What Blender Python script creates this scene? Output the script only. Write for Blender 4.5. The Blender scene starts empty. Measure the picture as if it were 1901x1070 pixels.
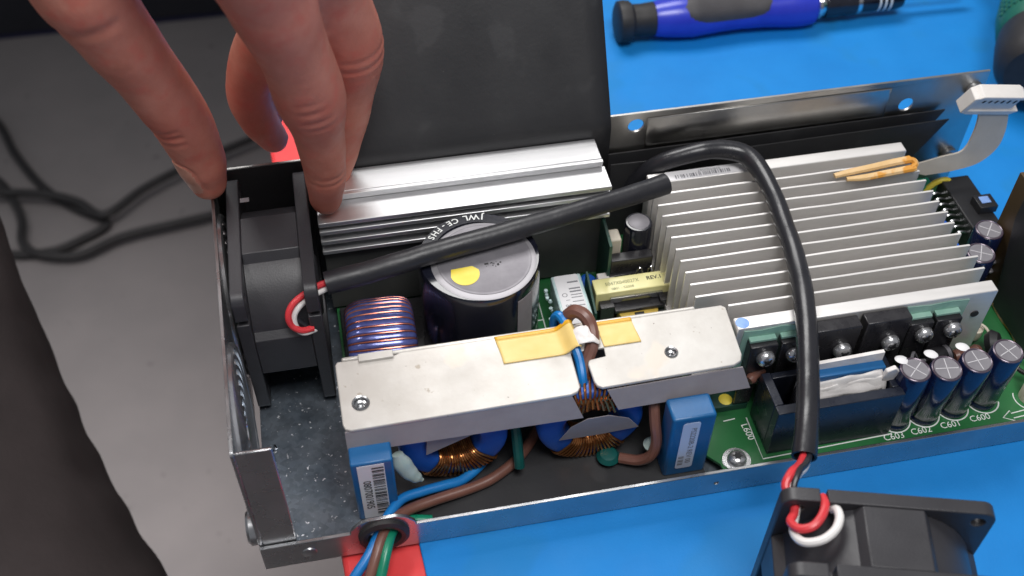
import bpy, bmesh, math, random
from math import pi, sin, cos, radians, sqrt
from mathutils import Vector, Matrix, noise

random.seed(7)
S = 0.00072            # one working unit in metres (the fan frame is 82 units = 59 mm)
scene = bpy.context.scene
col = scene.collection

# ------------------------------------------------------------------ camera
CAM = Vector((59.05, -251.92, 447.73))
ROWS = ((0.98130428, -0.19231720, 0.00748332),
        (-0.13849754, -0.73261836, -0.66639985),
        (0.13364257, 0.65290461, -0.74555700))
cd = bpy.data.cameras.new('camera')
cam = bpy.data.objects.new('camera', cd)
col.objects.link(cam)
r0, r1, r2 = [Vector(r) for r in ROWS]
mw = Matrix.Identity(4)
for i in range(3):
    mw[i][0] = r0[i]; mw[i][1] = -r1[i]; mw[i][2] = -r2[i]; mw[i][3] = CAM[i] * S
cam.matrix_world = mw
cd.sensor_width = 36.0
cd.lens = 2057.0 / 1901.0 * 36.0
cd.clip_start = 0.01
cd.clip_end = 50
cd.dof.use_dof = True
cd.dof.focus_distance = 525 * S
cd.dof.aperture_fstop = 13.0
scene.camera = cam

# ------------------------------------------------------------------ light
world = bpy.data.worlds.new('World')
scene.world = world
world.use_nodes = True
bg = world.node_tree.nodes['Background']
bg.inputs[0].default_value = (0.90, 0.93, 1.0, 1)
bg.inputs[1].default_value = 0.235


def lamp(name, loc, target, size, power, color=(1, 1, 1), sy=None):
    d = bpy.data.lights.new(name, 'AREA')
    d.energy = power
    d.color = color
    d.shape = 'RECTANGLE'
    d.size = size * S
    d.size_y = (sy or size) * S
    o = bpy.data.objects.new(name, d)
    col.objects.link(o)
    o.location = Vector(loc) * S
    o.rotation_euler = (Vector(target) - Vector(loc)).to_track_quat('-Z', 'Y').to_euler()
    return o


lamp('key_fill_lamp', (150, 780, 1040), (200, 80, 20), 720, 5.6, (1.0, 0.985, 0.97), 440)
lamp('key_fill_lamp', (230, -330, 1300), (200, 70, 0), 480, 5.8, (1.0, 0.985, 0.975))  # unseen front fill, added to brighten fins and front faces
o = lamp('key_fill_lamp', (-780, 330, 1300), (-400, 360, -950), 560, 3.0, (1.0, 0.95, 0.93))
o.data.spread = radians(48)          # unseen fill added to brighten the floor; narrow spread keeps it there

vs = scene.view_settings
vs.view_transform = 'Standard'
vs.look = 'None'
vs.exposure = 0.0
vs.gamma = 1.0

# ------------------------------------------------------------------ materials
def ns(n):
    return 1.0 / (S * n)


def mat(name, c1, c2=None, rough=0.5, metal=0.0, n=12, stretch=None, rvar=0.0, bump=0.0, bn=3, coat=0.0,
        spec=0.5, detail=6, sss=0.0, flecks=None, trans=0.0, alpha=1.0, cell=None, aniso=None):
    m = bpy.data.materials.new(name)
    m.use_nodes = True
    nt = m.node_tree
    p = nt.nodes['Principled BSDF']
    N, L = nt.nodes.new, nt.links.new
    p.inputs['Roughness'].default_value = rough
    p.inputs['Metallic'].default_value = metal
    p.inputs['Specular IOR Level'].default_value = spec
    p.inputs['Coat Weight'].default_value = coat
    p.inputs['Coat Roughness'].default_value = 0.12
    p.inputs['Transmission Weight'].default_value = trans
    p.inputs['Alpha'].default_value = alpha
    if sss:
        p.inputs['Subsurface Weight'].default_value = sss
        p.inputs['Subsurface Radius'].default_value = (1.0, 0.35, 0.2)
        p.inputs['Subsurface Scale'].default_value = 0.0025
    tc = N('ShaderNodeTexCoord')
    mp = N('ShaderNodeMapping')
    L(tc.outputs['Object'], mp.inputs[0])
    mp.inputs['Scale'].default_value = stretch or (1, 1, 1)
    nz = N('ShaderNodeTexNoise')
    nz.inputs['Scale'].default_value = ns(n)
    nz.inputs['Detail'].default_value = detail
    nz.inputs['Roughness'].default_value = 0.6
    L(mp.outputs[0], nz.inputs['Vector'])
    src = None
    if c2 is not None:
        rp = N('ShaderNodeValToRGB')
        rp.color_ramp.elements[0].position = 0.34
        rp.color_ramp.elements[1].position = 0.66
        rp.color_ramp.elements[0].color = (*c1, 1)
        rp.color_ramp.elements[1].color = (*c2, 1)
        L(nz.outputs['Fac'], rp.inputs[0])
        src = rp.outputs[0]
    if cell:                                     # crystal facets / weave: (cell size, strength)
        vo = N('ShaderNodeTexVoronoi')
        vo.inputs['Scale'].default_value = ns(cell[0])
        L(mp.outputs[0], vo.inputs['Vector'])
        sep = N('ShaderNodeSeparateColor')
        L(vo.outputs['Color'], sep.inputs[0])
        mr = N('ShaderNodeMapRange')
        mr.inputs['To Min'].default_value = 1 - cell[1]
        mr.inputs['To Max'].default_value = 1 + cell[1]
        L(sep.outputs[0], mr.inputs['Value'])
        mx = N('ShaderNodeMix'); mx.data_type = 'RGBA'; mx.blend_type = 'MULTIPLY'
        mx.inputs[0].default_value = 1.0
        if src: L(src, mx.inputs[6])
        else: mx.inputs[6].default_value = (*c1, 1)
        cb = N('ShaderNodeCombineColor')
        for i in range(3): L(mr.outputs[0], cb.inputs[i])
        L(cb.outputs[0], mx.inputs[7])
        src = mx.outputs[2]
    for flecks in ((flecks,) if flecks and not isinstance(flecks, list) else (flecks or ())):   # (size, threshold, colour)
        nf = N('ShaderNodeTexNoise')
        nf.inputs['Scale'].default_value = ns(flecks[0])
        nf.inputs['Detail'].default_value = 3
        L(tc.outputs['Object'], nf.inputs['Vector'])
        rf = N('ShaderNodeValToRGB')
        rf.color_ramp.elements[0].position = flecks[1]
        rf.color_ramp.elements[1].position = min(1, flecks[1] + 0.05)
        L(nf.outputs['Fac'], rf.inputs[0])
        mx = N('ShaderNodeMix'); mx.data_type = 'RGBA'
        L(rf.outputs[0], mx.inputs[0])
        if src: L(src, mx.inputs[6])
        else: mx.inputs[6].default_value = (*c1, 1)
        mx.inputs[7].default_value = (*flecks[2], 1)
        src = mx.outputs[2]
    if src: L(src, p.inputs['Base Color'])
    else: p.inputs['Base Color'].default_value = (*c1, 1)
    if rvar:
        n2 = N('ShaderNodeTexNoise')
        n2.inputs['Scale'].default_value = ns(n * 0.6)
        n2.inputs['Detail'].default_value = 5
        L(mp.outputs[0], n2.inputs['Vector'])
        mr = N('ShaderNodeMapRange')
        mr.inputs['From Min'].default_value = 0.3
        mr.inputs['From Max'].default_value = 0.7
        mr.inputs['To Min'].default_value = max(0.03, rough - rvar)
        mr.inputs['To Max'].default_value = min(1, rough + rvar)
        L(n2.outputs['Fac'], mr.inputs['Value'])
        L(mr.outputs[0], p.inputs['Roughness'])
    if bump:
        n3 = N('ShaderNodeTexNoise')
        n3.inputs['Scale'].default_value = ns(bn)
        n3.inputs['Detail'].default_value = 4
        L(mp.outputs[0], n3.inputs['Vector'])
        b = N('ShaderNodeBump')
        b.inputs['Strength'].default_value = bump
        b.inputs['Distance'].default_value = S * 0.6
        L(n3.outputs['Fac'], b.inputs['Height'])
        L(b.outputs[0], p.inputs['Normal'])
    return m


K = {}
K['mat_blue'] = mat('blue_rubber_mat', (0.003, 0.195, 0.565), (0.005, 0.22, 0.62), 0.60, n=45, rvar=0.08, bump=0.16, bn=1.4, spec=0.35, flecks=[(70, 0.58, (0.006, 0.205, 0.55)), (1.3, 0.75, (0.03, 0.28, 0.62))])
K['red'] = mat('red_laminate', (0.84, 0.055, 0.06), (0.88, 0.075, 0.075), 0.38, n=30, rvar=0.1, bump=0.1, bn=5)
K['floor'] = mat('grey_carpet', (0.175, 0.165, 0.166), (0.20, 0.187, 0.187), 0.95, n=150, bump=0.5, bn=6, flecks=(26, 0.70, (0.13, 0.12, 0.122)), spec=0.1)
K['galv'] = mat('galvanised_steel', (0.115, 0.145, 0.18), (0.20, 0.23, 0.265), 0.40, 0.70, n=26, rvar=0.12, bump=0.10, bn=3,
                cell=(2.0, 0.16), flecks=(2.0, 0.66, (0.95, 0.96, 1.0)))
K['steel'] = mat('zinc_plated_steel', (0.42, 0.43, 0.44), (0.52, 0.52, 0.53), 0.28, 0.95, n=30, rvar=0.07, bump=0.012, bn=8)
K['steel_bk'] = mat('smoky_zinc_steel', (0.46, 0.45, 0.44), (0.60, 0.585, 0.55), 0.33, 1.0, n=34, rvar=0.06, bump=0.012, bn=14)
K['chrome'] = mat('bright_wire', (0.75, 0.75, 0.77), None, 0.12, 1.0)
K['bright'] = mat('bright_screw_steel', (0.62, 0.62, 0.63), (0.74, 0.74, 0.75), 0.24, 0.85, n=5)
K['amber_pale'] = mat('pale_amber_film', (0.80, 0.56, 0.17), (0.86, 0.64, 0.24), 0.34, n=20, bump=0.2, bn=9)
K['grille'] = mat('plated_grille_wire', (0.66, 0.66, 0.68), (0.78, 0.78, 0.80), 0.22, 0.9, n=6)
K['alu_ext'] = mat('extruded_aluminium', (0.72, 0.72, 0.73), (0.78, 0.78, 0.79), 0.40, 0.9, n=6, stretch=(0.02, 1, 1), rvar=0.05, bump=0.04, bn=1.2)
K['alu_fin'] = mat('sawn_aluminium', (0.74, 0.72, 0.70), (0.86, 0.84, 0.82), 0.46, 0.62, n=18, rvar=0.08, bump=0.1, bn=1.5, stretch=(0.15, 1, 1))
K['alu_white'] = mat('dull_white_aluminium', (0.54, 0.51, 0.47), (0.67, 0.65, 0.615), 0.46, 0.32, n=30, rvar=0.1, bump=0.08, bn=2,
                     flecks=[(4.5, 0.70, (0.42, 0.37, 0.31)), (1.6, 0.735, (0.22, 0.19, 0.16)), (28, 0.60, (0.66, 0.60, 0.53))])
K['alu_cap'] = mat('capacitor_aluminium', (0.21, 0.20, 0.22), (0.25, 0.24, 0.26), 0.48, 0.30, n=8, bump=0.06, bn=1.2)
K['skirt'] = mat('grey_fibre_sheet', (0.27, 0.245, 0.255), (0.31, 0.285, 0.295), 0.6, n=14, bump=0.06)
K['black_pl'] = mat('black_plastic', (0.017, 0.017, 0.019), (0.024, 0.024, 0.026), 0.44, n=20, rvar=0.06, bump=0.10, bn=0.9)
K['black_fan'] = mat('black_fan_plastic', (0.030, 0.029, 0.033), (0.038, 0.037, 0.042), 0.42, n=25, rvar=0.05, bump=0.12, bn=0.8)
K['black_gl'] = mat('black_glossy_sleeve', (0.008, 0.009, 0.016), (0.013, 0.014, 0.024), 0.16, n=10, coat=0.4, bump=0.05, bn=5)
K['navy_sl'] = mat('navy_capacitor_sleeve', (0.007, 0.011, 0.045), (0.010, 0.016, 0.060), 0.20, n=10, coat=0.3, bump=0.05, bn=5)
K['black_sheet'] = mat('black_fibre_sheet', (0.022, 0.022, 0.024), (0.032, 0.032, 0.034), 0.48, n=60, rvar=0.12, bump=0.10, bn=2, flecks=[(30, 0.60, (0.038, 0.038, 0.040)), (0.9, 0.745, (0.12, 0.12, 0.12))])
K['sleeve'] = mat('black_heat_shrink', (0.016, 0.016, 0.020), (0.023, 0.023, 0.027), 0.40, n=20, rvar=0.07, bump=0.22, bn=2.6)
K['sleeve_sm'] = mat('smooth_black_heat_shrink', (0.016, 0.016, 0.020), (0.022, 0.022, 0.026), 0.30, n=20, rvar=0.06, bump=0.18, bn=4)
K['teal_dk'] = mat('dark_teal_insulation', (0.004, 0.07, 0.065), (0.006, 0.09, 0.08), 0.35, n=10)
K['vent'] = mat('scored_line', (0.55, 0.54, 0.56), None, 0.5)
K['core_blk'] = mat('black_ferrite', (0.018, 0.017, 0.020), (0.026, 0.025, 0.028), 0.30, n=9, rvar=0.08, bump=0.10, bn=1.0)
K['case_navy'] = mat('black_potting_case', (0.012, 0.015, 0.026), (0.017, 0.020, 0.032), 0.30, n=12, rvar=0.06, bump=0.06, bn=1.5)
K['pcb'] = mat('green_solder_mask', (0.016, 0.120, 0.036), (0.028, 0.165, 0.052), 0.34, n=30, coat=0.2, bump=0.08, bn=3)
K['pcb_dk'] = mat('dark_green_board', (0.012, 0.055, 0.040), (0.018, 0.075, 0.052), 0.35, n=20)
K['pcb_br'] = mat('brown_laminate_board', (0.060, 0.036, 0.016), (0.095, 0.060, 0.028), 0.42, n=24, bump=0.05)
K['silk'] = mat('white_silkscreen', (0.80, 0.82, 0.80), None, 0.6)
K['blue_cap'] = mat('blue_capacitor_case', (0.009, 0.105, 0.28), (0.012, 0.125, 0.33), 0.36, n=20, bump=0.06, bn=2)
K['blue_core'] = mat('blue_epoxy_core', (0.009, 0.080, 0.40), (0.012, 0.10, 0.46), 0.40, n=14, bump=0.06, bn=2)
K['copper'] = mat('enamelled_copper', (0.42, 0.165, 0.055), (0.56, 0.24, 0.085), 0.27, 0.9, n=6)
K['purple'] = mat('violet_enamel_strip', (0.05, 0.06, 0.22), (0.12, 0.15, 0.42), 0.20, 0.35, n=10, coat=0.5, bump=0.12, bn=3)
K['redwire'] = mat('red_enamel_copper', (0.42, 0.12, 0.08), (0.55, 0.20, 0.13), 0.25, 0.7, n=6, coat=0.3)
K['paper'] = mat('white_label_paper', (0.74, 0.73, 0.75), (0.80, 0.79, 0.80), 0.5, n=20)
K['paper_bl'] = mat('bluish_label_paper', (0.55, 0.62, 0.78), (0.60, 0.67, 0.82), 0.5, n=20)
K['crumple'] = mat('crumpled_white_tape', (0.72, 0.68, 0.66), (0.82, 0.79, 0.77), 0.45, n=10, bump=0.7, bn=5)
K['ink'] = mat('black_ink', (0.02, 0.02, 0.022), None, 0.6)
K['ink_grey'] = mat('faded_ink', (0.25, 0.26, 0.14), None, 0.6)
K['ink_soft'] = mat('grey_ink', (0.22, 0.22, 0.24), None, 0.6)
K['yel_tape'] = mat('yellow_transformer_tape', (0.78, 0.74, 0.34), (0.84, 0.78, 0.38), 0.30, n=20, coat=0.2, bump=0.1, bn=6)
K['amber'] = mat('amber_tape', (0.74, 0.36, 0.012), (0.80, 0.45, 0.03), 0.34, n=22, coat=0.0, bump=0.25, bn=9)
K['amber_wind'] = mat('amber_winding_tape', (0.55, 0.38, 0.07), (0.68, 0.48, 0.11), 0.35, n=10, bump=0.15)
K['tan'] = mat('tan_resin_strip', (0.62, 0.40, 0.17), (0.72, 0.50, 0.26), 0.5, n=10, bump=0.2, flecks=(12, 0.58, (0.62, 0.28, 0.04)))
K['yellow'] = mat('yellow_sticker', (0.85, 0.66, 0.05), (0.9, 0.74, 0.10), 0.45, n=10)
K['cream'] = mat('cream_ceramic', (0.62, 0.55, 0.44), (0.70, 0.64, 0.52), 0.5, n=8)
K['white_pl'] = mat('ivory_plastic', (0.74, 0.70, 0.66), (0.80, 0.77, 0.73), 0.42, n=12, bump=0.04)
K['ribbon'] = mat('grey_flat_cable', (0.44, 0.40, 0.34), (0.50, 0.46, 0.40), 0.55, n=18, bump=0.08, bn=4)
K['w_red'] = mat('red_wire_insulation', (0.62, 0.035, 0.045), (0.70, 0.05, 0.06), 0.35, n=8)
K['w_white'] = mat('white_wire_insulation', (0.78, 0.76, 0.74), None, 0.38)
K['w_black'] = mat('black_wire_insulation', (0.02, 0.02, 0.025), None, 0.35)
K['w_blue'] = mat('blue_wire_insulation', (0.008, 0.17, 0.50), (0.011, 0.20, 0.55), 0.32, n=10)
K['w_brown'] = mat('brown_wire_insulation', (0.16, 0.070, 0.052), (0.20, 0.090, 0.066), 0.36, n=10, bump=0.06)
K['w_green'] = mat('green_wire_insulation', (0.006, 0.20, 0.11), (0.010, 0.25, 0.14), 0.28, n=10)
K['rubber'] = mat('black_rubber', (0.016, 0.015, 0.016), (0.024, 0.022, 0.022), 0.55, n=8, bump=0.1)
K['grip_gr'] = mat('dark_grey_grip', (0.045, 0.042, 0.046), (0.060, 0.056, 0.060), 0.6, n=14, bump=0.2, bn=1.4)
K['grip_bl'] = mat('royal_blue_plastic', (0.020, 0.035, 0.46), (0.028, 0.05, 0.54), 0.30, n=20, coat=0.2)
K['green_pl'] = mat('dark_green_plastic', (0.008, 0.105, 0.072), (0.012, 0.14, 0.095), 0.45, n=24)
K['thermal'] = mat('green_insulating_pad', (0.24, 0.44, 0.36), (0.34, 0.54, 0.45), 0.5, n=10)
K['teal'] = mat('pale_teal_resin', (0.42, 0.60, 0.60), (0.62, 0.76, 0.76), 0.35, n=7, bump=0.3)
K['paint_bl'] = mat('blue_marker_paint', (0.22, 0.38, 0.80), (0.30, 0.48, 0.88), 0.5, n=3)
K['cloth'] = mat('dark_brown_cloth', (0.022, 0.018, 0.018), (0.034, 0.028, 0.028), 0.92, n=90, bump=0.4, bn=3, spec=0.15)
K['navy'] = mat('navy_painted_board', (0.010, 0.011, 0.016), (0.014, 0.015, 0.022), 0.55, n=80)
K['navy_edge'] = mat('navy_edge_trim', (0.012, 0.014, 0.055), None, 0.55)
K['floor_cable'] = mat('black_cable_jacket', (0.014, 0.013, 0.014), (0.02, 0.019, 0.02), 0.55, n=40)
K['glue'] = mat('milky_glue', (0.36, 0.46, 0.43), (0.46, 0.54, 0.51), 0.3, n=6, bump=0.2)
K['nail'] = mat('nail', (0.60, 0.27, 0.19), (0.65, 0.32, 0.23), 0.32, n=8, coat=0.2)
K['lilac'] = mat('dark_sleeve_lip', (0.10, 0.075, 0.10), None, 0.22, 0.3)
K['dark_plate'] = mat('dark_grey_plate', (0.055, 0.058, 0.056), (0.075, 0.076, 0.072), 0.45, n=20)
K['alu_rim'] = mat('drawn_aluminium', (0.34, 0.33, 0.35), None, 0.42, 0.3)


def skin_material():
    m = mat('skin', (0.58, 0.205, 0.138), (0.68, 0.27, 0.19), 0.60, n=14, spec=0.32, sss=0.05, bump=0.22, bn=1.3, rvar=0.08)
    nt = m.node_tree
    p = nt.nodes['Principled BSDF']
    tc = nt.nodes.new('ShaderNodeTexCoord')
    nz = nt.nodes.new('ShaderNodeTexNoise')
    nz.inputs['Scale'].default_value = ns(9)
    nz.inputs['Detail'].default_value = 6
    nt.links.new(tc.outputs['Object'], nz.inputs['Vector'])
    rp = nt.nodes.new('ShaderNodeValToRGB')
    rp.color_ramp.elements[0].position = 0.5
    rp.color_ramp.elements[1].position = 0.75
    nt.links.new(nz.outputs['Fac'], rp.inputs[0])
    mx = nt.nodes.new('ShaderNodeMix'); mx.data_type = 'RGBA'
    old = p.inputs['Base Color'].links[0].from_socket
    nt.links.new(rp.outputs[0], mx.inputs[0])
    nt.links.new(old, mx.inputs[6])
    mx.inputs[7].default_value = (0.66, 0.18, 0.125, 1)
    at = nt.nodes.new('ShaderNodeAttribute'); at.attribute_name = 'redness'
    m2 = nt.nodes.new('ShaderNodeMix'); m2.data_type = 'RGBA'
    ml = nt.nodes.new('ShaderNodeMath'); ml.operation = 'MULTIPLY'; ml.inputs[1].default_value = 0.6
    nt.links.new(at.outputs['Fac'], ml.inputs[0]); nt.links.new(ml.outputs[0], m2.inputs[0])
    nt.links.new(mx.outputs[2], m2.inputs[6]); m2.inputs[7].default_value = (0.56, 0.14, 0.10, 1)
    nt.links.new(m2.outputs[2], p.inputs['Base Color'])
    return m


K['skin'] = skin_material()

# ------------------------------------------------------------------ geometry helpers
def V(*a):
    return Vector(a[0]) if len(a) == 1 else Vector(a)


def catmull(pts, sub=8, radii=None):
    P = [Vector(p) for p in pts]
    out, rr = [], []
    n = len(P)
    for i in range(n - 1):
        p0 = P[i - 1] if i > 0 else P[i] * 2 - P[i + 1]
        p1, p2 = P[i], P[i + 1]
        p3 = P[i + 2] if i + 2 < n else P[i + 1] * 2 - P[i]
        for k in range(sub):
            t = k / sub
            out.append(0.5 * ((2 * p1) + (p2 - p0) * t + (2 * p0 - 5 * p1 + 4 * p2 - p3) * t * t
                              + (3 * p1 - p0 - 3 * p2 + p3) * t ** 3))
            if radii:
                u = t * t * (3 - 2 * t)
                rr.append(radii[i] * (1 - u) + radii[i + 1] * u)
    out.append(P[-1])
    if radii:
        rr.append(radii[-1])
        return out, rr
    return out


class MB:
    def __init__(s):
        s.v, s.f = [], []

    def add(s, vs, fs):
        o = len(s.v)
        s.v += [tuple(v) for v in vs]
        s.f += [tuple(i + o for i in f) for f in fs]
        return s

    def box(s, x0, x1, y0, y1, z0, z1):
        vs = [(x, y, z) for z in (z0, z1) for y in (y0, y1) for x in (x0, x1)]
        return s.add(vs, [(0, 2, 3, 1), (4, 5, 7, 6), (0, 1, 5, 4), (2, 6, 7, 3), (0, 4, 6, 2), (1, 3, 7, 5)])

    def prism(s, poly, f3, a, b):
        """poly: 2-D outline; f3(u, v, w) -> point; extruded in w from a to b"""
        n = len(poly)
        vs = [f3(u, v, a) for u, v in poly] + [f3(u, v, b) for u, v in poly]
        fs = [tuple(range(n)), tuple(range(2 * n - 1, n - 1, -1))]
        fs += [(i, (i + 1) % n + 0, (i + 1) % n + n, i + n) for i in range(n)]
        return s.add(vs, fs)

    def plate(s, outer, holes, f3, a, b):
        bm = bmesh.new()
        edges = []
        loops = []
        for lp in [outer] + holes:
            vs = [bm.verts.new((u, v, 0)) for u, v in lp]
            loops.append(len(lp))
            for i in range(len(vs)):
                edges.append(bm.edges.new((vs[i], vs[(i + 1) % len(vs)])))
        bm.verts.index_update()
        bmesh.ops.triangle_fill(bm, edges=edges, use_beauty=True)
        bm.verts.index_update()
        P = [(v.co.x, v.co.y) for v in bm.verts]
        tris = [tuple(v.index for v in f.verts) for f in bm.faces]
        bm.free()
        n = len(P)
        vs = [f3(u, v, a) for u, v in P] + [f3(u, v, b) for u, v in P]
        fs = list(tris) + [tuple(i + n for i in reversed(t)) for t in tris]
        o = 0
        for k in loops:
            fs += [(o + i, o + (i + 1) % k, o + (i + 1) % k + n, o + i + n) for i in range(k)]
            o += k
        return s.add(vs, fs)

    def tube(s, pts, r, n=10, caps=True, hollow=0, flat=None, closed=False, up=None):
        P = [Vector(p) for p in pts]
        m = len(P)
        R = r if isinstance(r, (list, tuple)) else [r] * m
        T = []
        for i in range(m):
            a = P[(i - 1) % m] if (closed or i > 0) else P[i]
            b = P[(i + 1) % m] if (closed or i < m - 1) else P[i]
            T.append((b - a).normalized())
        u = Vector(up) if up else (Vector((0, 0, 1)) if abs(T[0].z) < 0.9 else Vector((1, 0, 0)))
        nrm = (u - T[0] * u.dot(T[0])).normalized()
        vs = []
        for i in range(m):
            nrm = (nrm - T[i] * nrm.dot(T[i])).normalized()
            bn = T[i].cross(nrm)
            for k in range(n):
                a = 2 * pi * k / n
                fx, fy = (1, 1) if flat is None else flat
                vs.append(P[i] + (nrm * cos(a) * fx + bn * sin(a) * fy) * R[i])
        fs = []
        rng = m if closed else m - 1
        for i in range(rng):
            for k in range(n):
                j = (i + 1) % m
                fs.append((i * n + k, i * n + (k + 1) % n, j * n + (k + 1) % n, j * n + k))
        if caps and not closed:
            for end, tdir in ((0, T[0]), (m - 1, -T[-1])):
                base = end * n
                ring = list(range(base, base + n))
                if hollow:
                    c = P[end]
                    i1 = len(vs)
                    vs += [c + (vs[q] - c) * hollow for q in ring]
                    i2 = len(vs)
                    vs += [c + (vs[q] - c) * hollow + tdir * R[end] * 1.2 for q in ring]
                    for k in range(n):
                        k2 = (k + 1) % n
                        fs.append((ring[k], ring[k2], i1 + k2, i1 + k))
                        fs.append((i1 + k, i1 + k2, i2 + k2, i2 + k))
                    fs.append(tuple(range(i2, i2 + n)))
                else:
                    fs.append(tuple(ring))
        return s.add(vs, fs)

    def lathe(s, prof, c=(0, 0, 0), axis='Z', n=40, ax=None, caps=True):
        """prof: (radius, height) list; closed at both ends when radius 0"""
        if ax is None:
            ax = {'X': Vector((1, 0, 0)), 'Y': Vector((0, 1, 0)), 'Z': Vector((0, 0, 1))}[axis]
        ax = Vector(ax).normalized()
        e1 = ax.orthogonal().normalized()
        e2 = ax.cross(e1)
        c = Vector(c)
        vs, fs = [], []
        rows = []
        for r, h in prof:
            if r < 1e-6:
                rows.append([len(vs)]); vs.append(c + ax * h)
            else:
                rows.append(list(range(len(vs), len(vs) + n)))
                vs += [c + ax * h + (e1 * cos(2 * pi * k / n) + e2 * sin(2 * pi * k / n)) * r for k in range(n)]
        for a, b in zip(rows, rows[1:]):
            for k in range(n):
                k2 = (k + 1) % n
                if len(a) == 1 and len(b) == 1: continue
                if len(a) == 1: fs.append((a[0], b[k], b[k2]))
                elif len(b) == 1: fs.append((a[k], a[k2], b[0]))
                else: fs.append((a[k], a[k2], b[k2], b[k]))
        for row, rev in ((rows[0], True), (rows[-1], False)):
            if caps and len(row) > 1:
                fs.append(tuple(reversed(row)) if rev else tuple(row))
        return s.add(vs, fs)

    def strip(s, A, B, t=0.4):
        """a thin ribbon between two edge lines"""
        A = [Vector(a) for a in A]; B = [Vector(b) for b in B]
        n = len(A)
        vs = []
        for i in range(n):
            d = (A[min(i + 1, n - 1)] - A[max(i - 1, 0)])
            nn = d.cross(B[i] - A[i]).normalized() * t
            vs += [A[i] + nn, B[i] + nn, A[i] - nn, B[i] - nn]
        fs = []
        for i in range(n - 1):
            a, b = i * 4, i * 4 + 4
            fs += [(a, a + 1, b + 1, b), (a + 3, a + 2, b + 2, b + 3), (a + 2, a, b, b + 2), (a + 1, a + 3, b + 3, b + 1)]
        fs += [(0, 2, 3, 1), (4 * n - 4, 4 * n - 3, 4 * n - 1, 4 * n - 2)]
        return s.add(vs, fs)


W = {}


def obj(name, mb, m, parent=None, at=(0, 0, 0), bevel=0.0, seg=2, ang=35, label=None, rot=None):
    """one mesh object; mesh coordinates are relative to `at` (working units)"""
    me = bpy.data.meshes.new(name)
    me.from_pydata([(x * S, y * S, z * S) for x, y, z in mb.v], [], mb.f)
    bm = bmesh.new(); bm.from_mesh(me)
    bmesh.ops.recalc_face_normals(bm, faces=bm.faces)
    bm.to_mesh(me); bm.free()
    me.materials.append(K[m])
    for p in me.polygons: p.use_smooth = True
    me.set_sharp_from_angle(angle=radians(ang))
    o = bpy.data.objects.new(name, me)
    col.objects.link(o)
    if parent is not None:
        o.parent = parent
    base = W.get(parent.name, Vector((0, 0, 0))) if parent is not None else Vector((0, 0, 0))
    o.location = (Vector(at) - base) * S
    if rot: o.rotation_euler = rot
    W[o.name] = Vector(at)
    if bevel:
        b = o.modifiers.new('edge', 'BEVEL')
        b.width = bevel * S; b.segments = seg; b.limit_method = 'ANGLE'; b.angle_limit = radians(40)
    if label: o['label'] = label
    return o


def tag(o, label, cat, group=None):
    o['label'] = label; o['category'] = cat
    if group: o['group'] = group
    return o


def thing(name, label, cat, at=(0, 0, 0), group=None, local=False):
    o = bpy.data.objects.new(name, None)
    o.empty_display_size = 0.01
    col.objects.link(o)
    o.location = Vector(at) * S
    W[o.name] = Vector((0, 0, 0)) if local else Vector(at)
    return tag(o, label, cat, group)


def dup(o, parent=None):
    c = o.copy(); col.objects.link(c)
    if parent is not None: c.parent = parent
    for ch in list(o.children): dup(ch, c)
    return c


TX = {}


def glyphs(body, size, bold=0.0):
    key = (body, size, bold)
    if key not in TX:
        cu = bpy.data.curves.new('text', 'FONT')
        cu.body = body; cu.size = size; cu.align_x = 'CENTER'; cu.align_y = 'CENTER'; cu.resolution_u = 3; cu.offset = bold * size
        t = bpy.data.objects.new('text', cu); col.objects.link(t)
        dg = bpy.context.evaluated_depsgraph_get()
        me = bpy.data.meshes.new_from_object(t.evaluated_get(dg))
        TX[key] = ([tuple(v.co) for v in me.vertices], [tuple(p.vertices) for p in me.polygons])
        bpy.data.objects.remove(t); bpy.data.curves.remove(cu); bpy.data.meshes.remove(me)
    return TX[key]


def put_text(mb, body, size, o, xd, yd, lift=0.12, sx=1.0, bold=0.0):
    o, xd, yd = Vector(o), Vector(xd).normalized(), Vector(yd).normalized()
    n = xd.cross(yd)
    vs, fs = glyphs(body, size, bold)
    mb.add([o + xd * v[0] * sx + yd * v[1] + n * lift for v in vs], fs)
    return mb


def rrect(u0, u1, v0, v1, r, n=4):
    out = []
    for cx, cy, a0 in ((u1 - r, v1 - r, 0), (u0 + r, v1 - r, 90), (u0 + r, v0 + r, 180), (u1 - r, v0 + r, 270)):
        for k in range(n + 1):
            a = radians(a0 + 90 * k / n)
            out.append((cx + r * cos(a), cy + r * sin(a)))
    return out


def circ(cu, cv, r, n=24):
    return [(cu + r * cos(2 * pi * k / n), cv + r * sin(2 * pi * k / n)) for k in range(n)]


XZ = lambda u, v, w: (u, w, v)      # plates standing along X
YZ = lambda u, v, w: (w, u, v)      # plates standing along Y
XY = lambda u, v, w: (u, v, w)      # flat plates

# ------------------------------------------------------------------ setting
fl = MB().box(-6000, 6000, -3000, 7000, -960, -950)
o = obj('floor', fl, 'floor'); o['kind'] = 'structure'

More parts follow.
